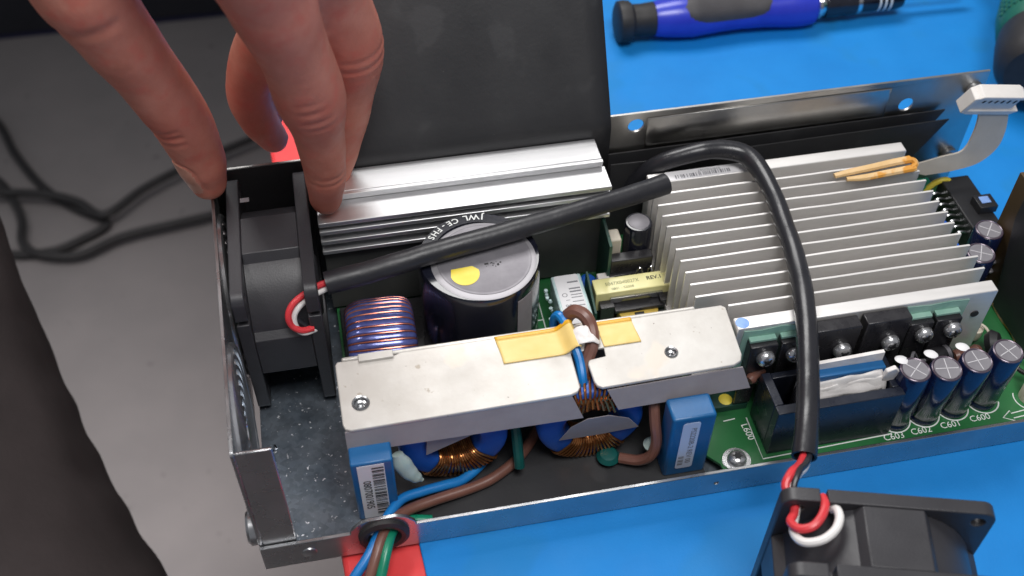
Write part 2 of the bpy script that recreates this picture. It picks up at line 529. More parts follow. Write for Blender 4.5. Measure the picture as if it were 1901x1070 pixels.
# workbench: a red-edged top turned a few degrees against the power supply
t = thing('workbench', 'red edged workbench top under the blue mat', 'workbench', (700, 100, -950))
rz = radians(3.6)
def bench(u, v, z):                # bench coordinates -> scene
    return (46 + u * cos(rz) - v * sin(rz), 120 + u * sin(rz) + v * cos(rz), z)
mb = MB(); mb.prism([(-20, -900), (1500, -900), (1500, 1000), (-20, 1000)], lambda u, v, w: bench(u, v, w), -44, -8.2)
obj('tabletop', MB().add([tuple(Vector(v) - Vector((700, 100, -950))) for v in mb.v], mb.f), 'red', t, (700, 100, -950), bevel=2.5)
for (u, v) in ((900, -700), (900, 800), (1450, -700), (1450, 800)):
    b = bench(u, v, 0)
    obj('leg', MB().box(-25, 25, -25, 25, 0, 905), 'navy', t, (b[0], b[1], -950), bevel=2)

mb = MB(); mb.prism(rrect(15.3, 1450, -880, 980, 6), lambda u, v, w: bench(u, v, w), -8.0, -6.0)
o = obj('work_mat', mb, 'mat_blue', bevel=0.6)
tag(o, 'bright blue rubber mat covering the bench under the tools', 'work mat')

# cabinet base far behind on the floor
t = thing('cabinet', 'dark cabinet base with navy trim on the carpet at the top left', 'cabinet', (-500, 2000, -950))
obj('plinth', MB().box(-500, 600, -140, 200, 0, 14), 'navy_edge', t, (-500, 2000, -950), bevel=1)
obj('body', MB().box(-500, 600, -146, 200, 14.5, 640), 'navy', t, (-500, 2000, -950), bevel=3)

# cables lying on the carpet
def floor_cable(pts, label, r=7.6):
    P = catmull(pts, 10)
    c = P[len(P) // 2]
    o = obj('floor_cable', MB().tube([p - c for p in P], r, 10), 'floor_cable', None, c)
    return tag(o, label, 'cable', 'black cables lying on the carpet')
zf = -940
floor_cable([(-640, 1640, zf), (-581, 1561, zf), (-542, 1467, zf), (-485, 1366, zf), (-424, 1297, zf), (-365, 1247, zf),
             (-409, 1212, zf), (-453, 1194, zf), (-507, 1195, zf), (-560, 1215, zf), (-640, 1250, zf)],
            'black cable curving down from the upper left edge and back along the carpet')
zf = -922
floor_cable([(-700, 1370, zf), (-558, 1344, zf), (-472, 1323, zf), (-414, 1293, zf), (-365, 1250, zf), (-302, 1303, zf),
             (-230, 1348, zf), (-120, 1400, zf), (0, 1450, zf)],
            'black cable running level from the left edge then rising past the thumb')
zf = -932
floor_cable([(-640, 1460, zf), (-563, 1388, zf), (-528, 1324, zf), (-510, 1272, zf), (-503, 1215, zf), (-470, 1182, zf),
             (-407, 1168, zf), (-336, 1199, zf), (-244, 1215, zf), (-160, 1227, zf), (-40, 1240, zf)],
            'black cable with a tight bend, its lower run passing behind the metal end panel')

# ------------------------------------------------------------------ power supply
B0 = (200, 86, -6)
psu = thing('power_supply', 'open metal power supply packed with heatsinks, coils and capacitors', 'power supply', B0)
def part(name, mb, m, bevel=0.0, parent=None, label=None, **k):
    return obj(name, mb, m, parent or psu, (0, 0, 0), bevel, label=label, **k)

part('floor_plate', MB().box(1.6, 406, 1.9, 171, -5.4, -1), 'galv', 0.2)
# front rail with a raised cable lug
cx, cz = 54.0, 8.4
rail = [(0, -5.5), (430, -5.5), (430, 12), (68.6, 12), (68.2, 14.5), (64.5, 19), (60, 21), (47.5, 21), (43.4, 19), (39.8, 14.5), (39.4, 12), (0, 12)]
part('front_rail', MB().plate(rail, [circ(cx, cz, 9.6), circ(20.5, 3.4, 1.6, 14), circ(208.8, 3.4, 1.2, 12)], XZ, 0, 1.7), 'steel', 0.25)
mb = MB().lathe([(2.0, -0.9), (3.2, -0.55), (3.5, 0.1)], (20.5, 0, 3.4), 'Y', 20)
part('rivet', mb, 'steel')
mb = MB().lathe([(7.6, -2.2), (9.4, -2.6), (11.2, -1.8), (11.4, 0), (9.5, 0.2), (9.5, 3), (7.6, 3), (7.6, -2.2)], (cx, 0, cz), 'Y', 40, caps=False)
part('grommet', mb, 'rubber')

# end panel with fan grilles
ep = part('end_panel', MB().plate(rrect(1.9, 171, -5.4, 83.5, 2), [circ(42.5, 41, 38.5, 40), circ(124.5, 41, 38.5, 40)], YZ, 0, 1.5), 'steel', 0.5)
ep.rotation_euler.z = radians(1.9)
for gy in (42.5, 124.5):
    for rr in (6, 10.6, 15.2, 19.8, 24.4, 29, 33.6, 38.4):
        mb = MB().tube([(0, rr * cos(2 * pi * k / 40), rr * sin(2 * pi * k / 40)) for k in range(40)], 1.45 if rr < 38 else 1.9, 8, closed=True)
        obj('grille_ring', mb, 'grille', ep, (1.6, gy, 41))
    for a in (0, 90, 180, 270):
        mb = MB().tube([(0, 6 * cos(radians(a)), 6 * sin(radians(a))), (0, 40 * cos(radians(a)), 40 * sin(radians(a)))], 0.9, 8)
        obj('grille_spoke', mb, 'grille', ep, (0.4, gy, 41))
part('end_flange', MB().box(1.6, 16.2, 2.0, 3.4, -0.8, 83.2), 'steel', 0.4)
part('end_boss', MB().lathe([(0, -4.2), (7, -4.0), (8, -2.8), (8, 0)], (0, 9, 17), 'X', 28), 'steel')
for (y, z, n) in ((48, 2.2, 7), (52, 2.6, 5), (57, 1.4, 6)):
    mb = MB()
    for k in range(n):
        a = random.uniform(0, 2 * pi); p = V(6 + random.uniform(-3, 3), y + random.uniform(-3, 3), random.uniform(-0.5, z))
        mb.tube([p, p + V(cos(a) * 2, sin(a) * 2, 0.8), p + V(cos(a + 1) * 3, sin(a + 1) * 3, 0.2)], 0.45, 5)
    part('metal_burr', mb, 'chrome')

# back wall with ridge, holes, studs
bw = part('back_wall', MB().plate([(-5.2, -5.4), (406, -5.4), (406, 85), (60, 85), (58, 81), (-5.2, 81)], [circ(210.1, 77, 4.2), circ(362.1, 68.5, 4.2), circ(345, 80, 1)], XZ, 171.2, 172.7), 'steel_bk', 0.2)
mb = MB()
r0_, r1_ = (214.5, 352, 61, 82.6), (222, 342, 67, 77.5)
vs = [(r0_[0], 171.1, r0_[2]), (r0_[1], 171.1, r0_[2]), (r0_[1], 171.1, r0_[3]), (r0_[0], 171.1, r0_[3]),
      (r1_[0], 168.6, r1_[2]), (r1_[1], 168.6, r1_[2]), (r1_[1], 168.6, r1_[3]), (r1_[0], 168.6, r1_[3])]
mb.add(vs, [(4, 5, 6, 7), (0, 1, 5, 4), (1, 2, 6, 5), (2, 3, 7, 6), (3, 0, 4, 7), (0, 3, 2, 1)])
obj('pressed_ridge', mb, 'steel_bk', bw, (0, 0, 0), bevel=2.4, seg=5)
for z in (73.5, 26.8):
    obj('stud', MB().lathe([(5, 0), (5, -2.2), (3.4, -2.6), (3.4, -8), (2.6, -8.6), (0, -8.6)], (399.8, 171, z), 'Y', 24), 'steel', bw)

# inner black insulation
part('insulating_sheet', MB().prism([(-3.4, 0), (60, 0), (60, 82.5), (-3.4, 82)], XZ, 169.4, 170.2), 'black_sheet')
part('insulating_sheet', MB().prism([(196, 0), (352, 0), (385, 64), (196, 62)], XZ, 168.2, 168.9), 'black_sheet')
part('insulating_sheet', MB().prism([(196, 0), (350, 0), (385.5, 61.5), (215, 59), (196, 59.5)], XZ, 162.8, 163.5), 'black_sheet')
part('insulating_sheet', MB().prism([(62, 2.2), (207, 2.2), (204, 62), (60, 62)], XY, -0.8, -0.3), 'black_sheet')

# circuit board
pcb = part('circuit_board', MB().plate([(213.5, 3.0), (404, 2.2), (404, 168), (45, 168), (45, 63), (208, 63), (208, 14), (213, 8)], [], XY, 4.3, 6.0), 'pcb', 0.15)
for tx, px, py, xd, yd in (('C603', 299.6, 7.2, (1, 0, 0), (0, 1, 0)), ('C602', 313.9, 7.9, (1, 0, 0), (0, 1, 0)), ('C601', 329.5, 8.6, (1, 0, 0), (0, 1, 0)),
                           ('C600', 345.3, 9.6, (1, 0, 0), (0, 1, 0)), ('L600', 231.5, 23, (0.1, -1, 0), (1, 0.1, 0))):
    obj('printed_text', put_text(MB(), tx, 4.8, (px, py, 6.0), xd, yd, 0.12), 'silk', pcb)
for cxp, cyp in ((303.5, 17), (318.8, 17.3), (334.5, 18.3), (351.2, 19.5)):
    obj('printed_line', MB().tube([(cxp + 8 * cos(radians(200 + k * 7)), cyp + 8 * sin(radians(200 + k * 7)), 6.05) for k in range(21)], 0.35, 5), 'silk', pcb)
obj('printed_ring', MB().tube([(221 + 6.6 * cos(2 * pi * k / 30), 8.5 + 5.2 * sin(2 * pi * k / 30), 6.05) for k in range(30)], 0.35, 5, closed=True), 'silk', pcb)
ar = [(356.5, 7.6), (361.5, 10.8), (361.5, 9.2), (375, 10.4), (375, 7.4), (361.5, 6.4), (361.5, 4.8)]
obj('printed_arrow', MB().tube([(x, y, 6.05) for x, y in ar], 0.3, 5, closed=True), 'silk', pcb)
obj('printed_line', MB().tube([(374.8 + 7.5 * cos(radians(150 + k * 9)), 16.5 + 7.5 * sin(radians(150 + k * 9)), 6.05) for k in range(21)], 0.3, 5), 'silk', pcb)
obj('printed_line', MB().tube([(233.6, 31, 6.05), (233.6, 7.0, 6.05), (299.2, 9.0, 6.05), (299.2, 12, 6.05)], 0.35, 5), 'silk', pcb)
obj('printed_line', MB().tube([(228, 31.5, 6.05), (222, 31, 6.05)], 0.3, 5), 'silk', pcb)
for (a, b) in (((101, 70), (101, 100)), ((85, 78), (101, 78)), ((150, 70), (150, 132)), ((150, 92), (157, 92)), ((144, 110), (150, 110))):
    obj('printed_line', MB().tube([(a[0], a[1], 6.05), (b[0], b[1], 6.05)], 0.3, 5), 'silk', pcb)

def screw(p, ax, r, parent=None, m='steel', washer=False, star=False, slot=False):
    mb = MB()
    if washer: mb.lathe([(r * 1.45, 0), (r * 1.45, 0.8), (r * 0.9, 0.85)], p, n=28, ax=ax)
    pr = [(r, 0.3), (r, r * 0.4), (r * 0.86, r * 0.72), (r * 0.6, r * 0.9), (r * 0.34, r * 0.95), (r * 0.30, r * 0.5), (0, r * 0.45)]
    mb.lathe(pr, p, n=28, ax=ax)
    s_ = part('screw', mb, m, parent=parent)
    if slot:
        axv = Vector(ax).normalized(); c = Vector(p) + axv * r * 0.86
        a = random.uniform(0, pi); d1 = V(cos(a), 0, sin(a)); d2 = axv.cross(d1)
        sl = MB()
        for u_, v_ in ((d1, d2), (d2, d1)):
            sl.prism([(-r * 0.55, -r * 0.1), (r * 0.55, -r * 0.1), (r * 0.55, r * 0.1), (-r * 0.55, r * 0.1)], lambda u, v, w: c + u_ * u + v_ * v + axv * w, -0.4, r * 0.12)
        obj('socket', sl, 'ink', s_)
    if star:
        sm = MB()
        axv = Vector(ax).normalized(); e1 = axv.orthogonal().normalized(); e2 = axv.cross(e1)
        c = Vector(p) + axv * r * 0.97
        poly = []
        for k in range(12):
            q = r * (0.52 if k % 2 == 0 else 0.3); a = 2 * pi * k / 12
            poly.append((q * cos(a), q * sin(a)))
        sm.prism(poly, lambda u, v, w: c + e1 * u + e2 * v + axv * w, -0.25, 0.02)
        obj('socket', sm, 'ink', s_)
    return s_
screw((221.0, 8.5, 6.0), (0, 0, 1), 4.6, m='bright', washer=True, star=True)

# ---- left heatsink: stepped extruded block with horizontal ribs
hs = part('heatsink', MB().box(43, 188, 150.3, 166, 8, 58), 'alu_ext', 0.3, label='brushed aluminium heatsink with two flat steps and long ribs')
obj('step', MB().box(43, 186.8, 150.5, 166, 58.1, 76.5), 'alu_ext', hs, bevel=0.4)
for k in range(5):
    obj('groove_rib', MB().box(43, 187, 149.4 - 0.25 * k, 150.4, 72.1 + k * 0.9, 72.6 + k * 0.9), 'alu_ext', hs, bevel=0.12)
obj('step', MB().box(43, 188.5, 134.6, 150.2, 69.0, 71.6), 'alu_ext', hs, bevel=0.4)
for z, yf in ((65.2, 134.2), (58.9, 134.0), (52.2, 133.8)):
    obj('rib', MB().box(43, 188.5, yf, 145, z - 1.2, z + 1.2), 'alu_ext', hs, bevel=0.4)
obj('rib_root', MB().box(43, 188.2, 145.1, 150, 47, 68.9), 'alu_ext', hs)

part('backing_plate', MB().box(43.5, 187.6, 137.0, 138.2, 8, 49), 'dark_plate', 0.2)
part('shade_slab', MB().box(46.5, 99, 64.5, 135, 6.1, 9.5), 'core_blk', 0.4)  # black slabs added over the board as the deep shade round the coil
part('shade_slab', MB().box(99.5, 146, 66, 135.5, 6.1, 8.2), 'core_blk', 0.4)

# ---- right heatsink: comb of upright fins between two thick bars
rh = part('heatsink', MB().box(211, 353, 44, 152, 14, 18), 'alu_fin', 0.2, label='large pale aluminium heatsink with a comb of upright fins')
obj('bar', MB().box(212, 353, 144.6, 151.8, 18.1, 60), 'alu_fin', rh, bevel=0.5)
obj('bar', MB().box(224.8, 353.4, 43.6, 50.6, 18.1, 60), 'alu_fin', rh, bevel=0.5)
fin_me = None
pitch = (144.6 - 50.6) / 12.0
for k in range(1, 12):
    y = 50.6 + pitch * k
    jit = random.uniform(-0.7, 0.7)
    mb = MB()
    nseg = 10
    vs = []
    for i in range(nseg + 1):
        xs = 225.0 if k == 1 else 211.5
        x = xs + (353.5 - xs + jit) * i / nseg
        wv = 0.35 * noise.noise(Vector((x * 0.03, y * 0.3, 1.0))) + 0.22 * noise.noise(Vector((x * 0.11, y, 4.0)))
        zt = 60 + 0.3 * noise.noise(Vector((x * 0.05, y * 0.7, 9.0)))
        for (dy, z) in ((-0.8, 18.1), (0.8, 18.1), (0.62 + wv, zt), (-0.62 + wv, zt)):
            vs.append((x, y + dy, z))
    fs = []
    for i in range(nseg):
        a, b = i * 4, i * 4 + 4
        fs += [(a + j, a + (j + 1) % 4, b + (j + 1) % 4, b + j) for j in range(4)]
    fs += [(3, 2, 1, 0), (nseg * 4, nseg * 4 + 1, nseg * 4 + 2, nseg * 4 + 3)]
    mb.add(vs, fs)
    obj('fin', mb, 'alu_fin', rh, bevel=0.12, seg=1)
obj('paint_dot', MB().lathe([(0, 0.5), (2.4, 0.35), (3.2, 0)], (228.0, 47.0, 60.0), n=18), 'paint_bl', rh)
obj('mounting_hole', MB().lathe([(2.0, -0.5), (2.0, 0.1), (1.2, -0.1), (0, -0.2)], (346, 43.5, 45), 'Y', 16), 'ink', rh)
# barcode sticker on the rear bar
lab = obj('sticker', MB().prism([(221.5, 144.9), (262.5, 145.2), (267, 147.3), (261, 151.6), (221.5, 151.4)], XY, 60.05, 60.2), 'paper', rh)
def barcode(mb, o, xd, yd, w, h, seed, lift=0.2):
    rnd = random.Random(seed)
    o, xd, yd = Vector(o), Vector(xd).normalized(), Vector(yd).normalized()
    n = xd.cross(yd)
    x = 0
    while x < w:
        b = rnd.choice((0.35, 0.35, 0.6, 0.9))
        b = min(b, w - x)
        mb.add([o + xd * x + n * lift, o + xd * (x + b) + n * lift, o + xd * (x + b) + yd * h + n * lift, o + xd * x + yd * h + n * lift], [(0, 1, 2, 3)])
        x += b + rnd.choice((0.4, 0.5, 0.8, 1.2))
    return mb
mb = barcode(MB(), (226, 145.6, 60.2), (1, 0.02, 0), (0, 1, 0), 30, 2.6, 5)
put_text(mb, '078M503567', 2.3, (245, 149.8, 60.2), (-1, 0, 0), (0, -1, 0))
put_text(mb, '1', 2.3, (261, 147.2, 60.2), (-1, 0, 0), (0, -1, 0))
obj('print', mb, 'ink_soft', rh)

# transistors bolted on the front bar
def transistor(x0, x1, y0, z0, z1, sx, sz, pad=False):
    t_ = part('transistor', MB().box(x0, x1, y0, 43.3, z0, z1), 'core_blk', 0.5)
    if pad:
        obj('tab', MB().box(x0 + 0.3, x1 - 0.3, 40.4, 43.2, z1 + 0.1, z1 + 1.6), 'thermal', t_, bevel=0.2)
    for k in range(3):
        xx = x0 + (x1 - x0) * (0.25 + 0.25 * k)
        obj('lead', MB().box(xx - 0.7, xx + 0.7, 39.4, 40.2, 6.1, z0 + 0.2), 'steel', t_)
    screw((sx, y0 - 0.1, sz), (0, -1, 0.06), 4.4, parent=t_, m='bright', slot=True)
transistor(230.4, 243.8, 37.6, 25, 52, 238.2, 44.5, True)
transistor(245.6, 258.4, 37.6, 25, 52, 252.6, 44.5, True)
transistor(259.4, 282.8, 36.4, 22, 58.2, 275.6, 43.2)
transistor(285.4, 307.4, 36.4, 22, 58.6, 299.6, 43.6)
transistor(309.2, 321.2, 37.6, 25, 51, 317.0, 44.0, True)
transistor(322.6, 335.4, 37.6, 25, 51, 331.4, 44.6, True)
part('thermal_pad', MB().prism([(226.5, 30), (258.6, 30), (258.6, 58.5), (252, 57.8), (246, 58.6), (236, 57.4), (228, 58.2)], XZ, 43.1, 43.45), 'thermal')
part('thermal_pad', MB().prism([(308, 30), (338.5, 30), (339.5, 57), (330, 57.8), (320, 57.0), (308, 58)], XZ, 43.1, 43.45), 'thermal')

# ---- big smoothing capacitor
bc = part('capacitor', MB().lathe([(0, 6.1), (28.6, 6.1), (28.8, 7), (28.8, 66), (28.6, 69.2), (28.0, 70.3), (22.4, 70.3), (22.2, 69.6), (0, 69.6)], (115.5, 101.5, 0), n=72), 'black_gl',
          label='large black can capacitor with a silver top and yellow sticker')
obj('can_rim', MB().lathe([(0, 69.8), (24.6, 69.8), (24.8, 70.35), (23.4, 70.6), (0, 70.5)], (117.0, 98.0, 0), n=72), 'alu_rim', bc)
obj('can_top', MB().lathe([(0, 70.55), (22.2, 70.55), (22.3, 70.8), (21.6, 70.95), (20.9, 70.72), (0, 70.74)], (117.3, 98.7, 0), n=72), 'alu_cap', bc)
mb = MB()
def rim_text(mb, s, a0, da, r, size):
    for i, ch in enumerate(s):
        a = radians(a0 + da * i)
        c = V(115.5 + r * cos(a), 101.5 + r * sin(a), 70.45)
        put_text(mb, ch, size, c, (-sin(a), cos(a), 0), (-cos(a), -sin(a), 0), 0.12, bold=0.018)
rim_text(mb, 'CE-FHS', 107, 7.2, 25.7, 4.5)
rim_text(mb, 'JWL', 77, 9.0, 25.7, 5.0)
obj('print', mb, 'silk', bc)
a0 = radians(172)
mb = MB().prism([(115.5 + r * cos(radians(a)), 101.5 + r * sin(radians(a))) for r, a in ((27.6, 160), (24.4, 160), (24.4, 178), (27.6, 178))], XY, 70.5, 70.8)
put_text(mb, '0', 4, (115.5 + 26 * cos(a0), 101.5 + 26 * sin(a0), 70.8), (-sin(a0), cos(a0), 0), (-cos(a0), -sin(a0), 0))
obj('print_block', mb, 'silk', bc)
poly = [(107 + 6.8 * cos(radians(a)), 91 + 7.4 * sin(radians(a))) for a in range(-170, 20, 12)] + [(111, 95), (101, 94.4)]
obj('sticker', MB().prism(poly, XY, 70.76, 70.9), 'yellow', bc)
mb = MB()
for k in range(16):
    p = V(120 + random.gauss(0, 2.2), 94.8 + random.gauss(0, 1.0), 70.76)
    mb.lathe([(0, 0.12), (random.uniform(0.2, 0.7), 0)], p, n=7)
obj('ink_mark', mb, 'ink', bc)
obj('side_print', MB().prism([(0, 0)] * 0 or [(28.85 * cos(radians(a)), 28.85 * sin(radians(a))) for a in range(-62, -38, 4)] + [(29.1 * cos(radians(a)), 29.1 * sin(radians(a))) for a in range(-42, -66, -4)], lambda u, v, w: (115.5 + u, 101.5 + v, w), 20, 63), 'skirt', bc)

# ---- violet toroid inductor standing beside it (axis along X)
ic, iR, ia, ib = V(65.4, 88, 29), 15.5, 7.0, 12.0
ind = part('inductor', MB().tube([(ic.x, ic.y + iR * cos(2 * pi * k / 48), ic.z + iR * sin(2 * pi * k / 48)) for k in range(48)], 7.0, 14, closed=True, flat=(1.0, 1.75), up=(0, 1, 0)), 'core_blk',
           label='toroid wound with violet and copper coloured strip')
def turn(c, ring_ax, e1, e2, th, R, a, b, skew=0.0, n=26, p=0.55):
    rad = e1 * cos(th) + e2 * sin(th)
    tan = -e1 * sin(th) + e2 * cos(th)
    out = []
    for k in range(n):
        q = 2 * pi * k / n
        cu, sv = cos(q), sin(q)
        u = math.copysign(abs(cu) ** p, cu) * a
        v = math.copysign(abs(sv) ** p, sv) * b
        out.append(c + rad * (R + u) + ring_ax * v + tan * skew * (v / b))
    return out
X_, Y_, Z_ = V(1, 0, 0), V(0, 1, 0), V(0, 0, 1)
for k in range(38):
    th = radians(-75 + k * 8.7)
    rad_t = (Y_ * -sin(th) + Z_ * cos(th))
    P = turn(ic, X_, Y_, Z_, th, iR, 8.6, 15.6, skew=0.6)
    obj('flat_turn', MB().tube(P, 1.5, 8, closed=True, flat=(0.6, 1.0), up=tuple(Y_ * cos(th) + Z_ * sin(th))), 'purple', ind)
    P = turn(ic, X_, Y_, Z_, th + radians(4.35), iR, 9.0, 16.0, skew=0.6)
    obj('wire_turn', MB().tube(P, 0.42, 6, closed=True), 'redwire', ind)

# ---- white plate (bridge heatsink) over the chokes, with slot
def plate_z(y): return 55 + (y - 26.6) * 0.125
outl = [(46.5, 25.0), (143, 25.8), (146, 26.6), (147.8, 29.2), (147.4, 46.8), (162.8, 46.8), (162.6, 42.4), (156, 41.9), (154.4, 41.3), (153.8, 39.6), (154.4, 30.6), (155.2, 28.2), (157.5, 26.9),
        (218.5, 28.0), (222.2, 29.6), (223.6, 33), (224, 58.5), (222, 60), (72, 60), (70, 59), (44, 59.6), (43, 58), (43.2, 28.5), (44, 26)]
wp = part('mounting_plate', MB().plate(outl, [circ(52, 37.6, 3.0, 20), circ(192.3, 39.4, 2.4, 20)], lambda u, v, w: (u, v, plate_z(v) + w), -1.7, 0), 'alu_white', 0.45, label='dull white aluminium plate with a wire slot and taped edge')
mb = MB()
for k in range(8):
    a = radians(90 * k / 7)
    pass
obj('rear_leg', MB().box(46, 210, 60.1, 62.4, 6.1, 58.6), 'alu_white', wp, bevel=0.8)
obj('tab', MB().prism([(53.5, 57.2), (69, 57.2), (69, 61), (53.5, 61)], lambda u, v, w: (u, v, plate_z(v) + w), 0.05, 1.6), 'alu_white', wp, bevel=0.3)
for (x, y, r) in ((52, 37.6, 3.0), (192.3, 39.4, 2.4)):
    mb = MB().lathe([(r * 1.35, 0.0), (r * 1.2, 0.5), (r * 0.98, 0.2), (r * 0.95, -2), (r * 0.62, -2.4), (r * 0.6, -4), (0, -4.2)], (x, y, plate_z(y)), n=28, caps=False)
    obj('threaded_insert', mb, 'steel', wp)
obj('skirt', MB().strip([(43.6, 25.6, 53.2), (143.5, 26.2, 53.2)], [(43.6, 23.2, 41.2), (148.6, 23.2, 39.8)], 0.35), 'skirt', wp)
obj('skirt', MB().strip([(159.5, 26.4, 53.2), (222.6, 27.6, 53.3)], [(164.6, 23.2, 41.8), (226.8, 24.0, 41.6)], 0.35), 'skirt', wp)
# amber tape: two pieces plus the creased middle
def tape(x0, x1, y0, y1, m, name, amp=0.12, over=True, hump=None, y_ref=None):
    nx, ny = 26, 10
    A = []
    mb = MB()
    vs = []
    for j in range(ny + 1):
        for i in range(nx + 1):
            x = x0 + (x1 - x0) * i / nx
            f = j / ny
            y = y0 + (y1 - y0) * f
            z = plate_z(min(y, 60)) + 0.28
            if over and y > 58.6:
                e = y - 58.6
                y2 = 58.6 + min(e, 2.0); z -= max(0, e - 1.2) * 0.9; y = y2 + 0.35
            edge = 0.6 * noise.noise(Vector((x * 0.4, j * 0.1, 3))) if i in (0, nx) else 0
            z += abs(noise.noise(Vector((x * 0.16, y * 0.2, 2)))) * amp
            if hump: z += hump[1] * math.exp(-((x - hump[0]) / hump[2]) ** 2)
            vs.append((x + edge + (0.12 * ((y_ref or y1) - y)), y, z))
    fs = [(j * (nx + 1) + i, j * (nx + 1) + i + 1, (j + 1) * (nx + 1) + i + 1, (j + 1) * (nx + 1) + i) for j in range(ny) for i in range(nx)]
    mb.add(vs, fs)
    o = obj(name, mb, m, wp)
    sm = o.modifiers.new('thick', 'SOLIDIFY'); sm.thickness = 0.12 * S; sm.offset = 1
    return o
for ya, yb, m_, nm in ((45.8, 58.4, 'amber_pale', 'amber_tape'), (58.42, 63.6, 'amber', 'tape_fold')):
    tape(114.6, 150.0, ya, yb, m_, nm, hump=(148.4, 4.9, 3.6), y_ref=63.6)
    tape(161.0, 178.2, max(ya, 46.8), yb, m_, nm, y_ref=63.6)

# wires hooping over the plate edge
def wire(pts, r, m, name='wire', parent=None, n=10, at=(0, 0, 0), sub=8):
    return obj(name, MB().tube(catmull(pts, sub), r, n), m, parent if parent is not None else psu, at)
wire([(151.5, 63.2, 30), (149.4, 65.5, 52), (149.4, 64.8, 60), (152.6, 63.2, 66.0), (156.4, 59.6, 66.4), (158.4, 55.6, 63.4), (158.4, 51.0, 60.4), (157.2, 47.6, 57.6), (154.8, 44.2, 54.4), (150.8, 37, 48), (150.0, 33.5, 42)], 3.2, 'w_brown', 'lead_wire')
wire([(146, 63, 30), (144.8, 67.2, 48), (144.6, 67.6, 57), (146.0, 65.8, 61.6), (147.4, 62.6, 61.6), (148.2, 58.6, 61.0), (148.8, 52, 60.0), (150.0, 47.4, 58.2), (150.8, 42, 55), (150.6, 35, 50), (150.4, 33, 42)], 2.2, 'w_blue', 'lead_wire')
vs = []; nx, ny = 24, 12
for j in range(ny + 1):
    for i in range(nx + 1):
        x = 146.2 + 15.6 * i / nx + 0.14 * (j - 6) ; y = 46.4 + 8.4 * j / ny + 0.8 * noise.noise(Vector((i * 0.3, 0, 8)))
        d = max(0, 1 - abs((x - 154.6) / 8.2) ** 2.4)
        z = plate_z(y) + 0.5 + d * (5.6 + 0.8 * j / ny) + 0.8 * noise.noise(Vector((x * 0.5, y * 0.45, 5)))
        vs.append((x, y, z))
fs = [(j * (nx + 1) + i, j * (nx + 1) + i + 1, (j + 1) * (nx + 1) + i + 1, (j + 1) * (nx + 1) + i) for j in range(ny) for i in range(nx)]
o = obj('creased_tape', MB().add(vs, fs), 'crumple', wp, ang=60)
sm = o.modifiers.new('thick', 'SOLIDIFY'); sm.thickness = 0.2 * S
obj('tape_scrap', MB().prism([(155.8, 51.6), (160.4, 52.2), (160.6, 54.0), (156.2, 53.6)], lambda u, v, w: (u, v + 2.6, 66.5 - abs(158.0 - u) * 0.5 - (53 - v) * 0.5 + w), 0, 0.4), 'yellow', wp)
mb = MB()
for k in range(9):
    x0 = 146.8 + k * 0.75
    P = catmull([(149.4 + (k % 4) * 1.1, 40 - (k // 4), 52.5), (149.0 + k * 0.35, 33, 48), (146 + k * 1.8, 27.6, 46), (143 + k * 2.6, 24.9, 38 + (4 - abs(4 - k)) * 1.2)], 6)
    mb.tube(P, 0.75, 6)
part('copper_strands', mb, 'copper')

# ---- common-mode chokes: blue rings with copper windings
def choke(c, Rm, a, b, arcs, label):
    c = V(*c)
    N_ = 56
    mbr = MB()
    vs, fs = [], []
    prof = [(a * math.copysign(abs(cos(q)) ** 0.5, cos(q)), b * math.copysign(abs(sin(q)) ** 0.5, sin(q))) for q in [2 * pi * k / 20 for k in range(20)]]
    for i in range(N_):
        th = 2 * pi * i / N_
        for u, v in prof:
            vs.append(c + X_ * (Rm + u) * cos(th) + Z_ * (Rm + u) * sin(th) + Y_ * v)
    m_ = len(prof)
    for i in range(N_):
        for k in range(m_):
            fs.append((i * m_ + k, i * m_ + (k + 1) % m_, ((i + 1) % N_) * m_ + (k + 1) % m_, ((i + 1) % N_) * m_ + k))
    ch = part('choke', mbr.add(vs, fs), 'blue_core', label=label)
    for (a0, a1, n_) in arcs:
        mbw = MB()
        for k in range(n_):
            th = radians(a0 + (a1 - a0) * k / (n_ - 1) + random.uniform(-0.5, 0.5))
            mbw.tube(turn(c, Y_, X_, Z_, th, Rm, a + 0.8, b + 0.8, skew=-1.2, n=22, p=0.6), 0.66, 6, closed=True)
        obj('winding', mbw, 'copper', ch)
    return ch
cl = choke((90.5, 33.6, 26.6), 18.6, 6.6, 5.6, ((234, 318, 17), (62, 118, 11)), 'blue ring choke with copper winding, next to the barcoded blue box')
cr = choke((154.5, 33.4, 25.0), 18.6, 6.6, 5.6, ((226, 310, 17), (50, 130, 16)), 'blue ring choke with copper winding below the slot in the plate')
obj('insulating_card', MB().prism([(138.9, 20.2), (156.7, 20.0), (176.7, 21.4), (171.0, 31.0), (161, 36.6), (151, 36.4), (143.8, 31)], lambda u, v, w: (u, 26.2 - (v - 20) * 0.10 + w, v), -0.4, 0), 'skirt', cr, bevel=0.1)
obj('insulating_card', MB().prism([(77.4, 25.0), (110.5, 41.2), (104, 42.6), (78.7, 42)], XZ, 26.2, 26.6), 'skirt', cl, bevel=0.1)
wire([(190, 40, 38), (184, 30, 37), (182.5, 22, 30), (183, 17.5, 20), (181, 16, 11), (176, 18, 5), (168, 22, 3.2)], 2.6, 'w_brown', 'lead_wire')
wire([(119.5, 40, 30), (120, 33, 22), (120, 27, 13), (120, 23.5, 7)], 2.5, 'teal_dk', 'lead_wire')
part('green_blob', MB().lathe([(0, -3), (4, -2.2), (5.6, 0), (4, 2.2), (0, 3)], (163, 24, 3.2), n=20), 'teal_dk')
mb = MB()
swp = catmull([(64.6, 24, 33), (66.2, 22.6, 27), (68.6, 21.4, 21.5), (71.6, 20.4, 17.5), (74.4, 20, 15)], 6, [2.6, 4.4, 4.0, 3.0, 1.0])
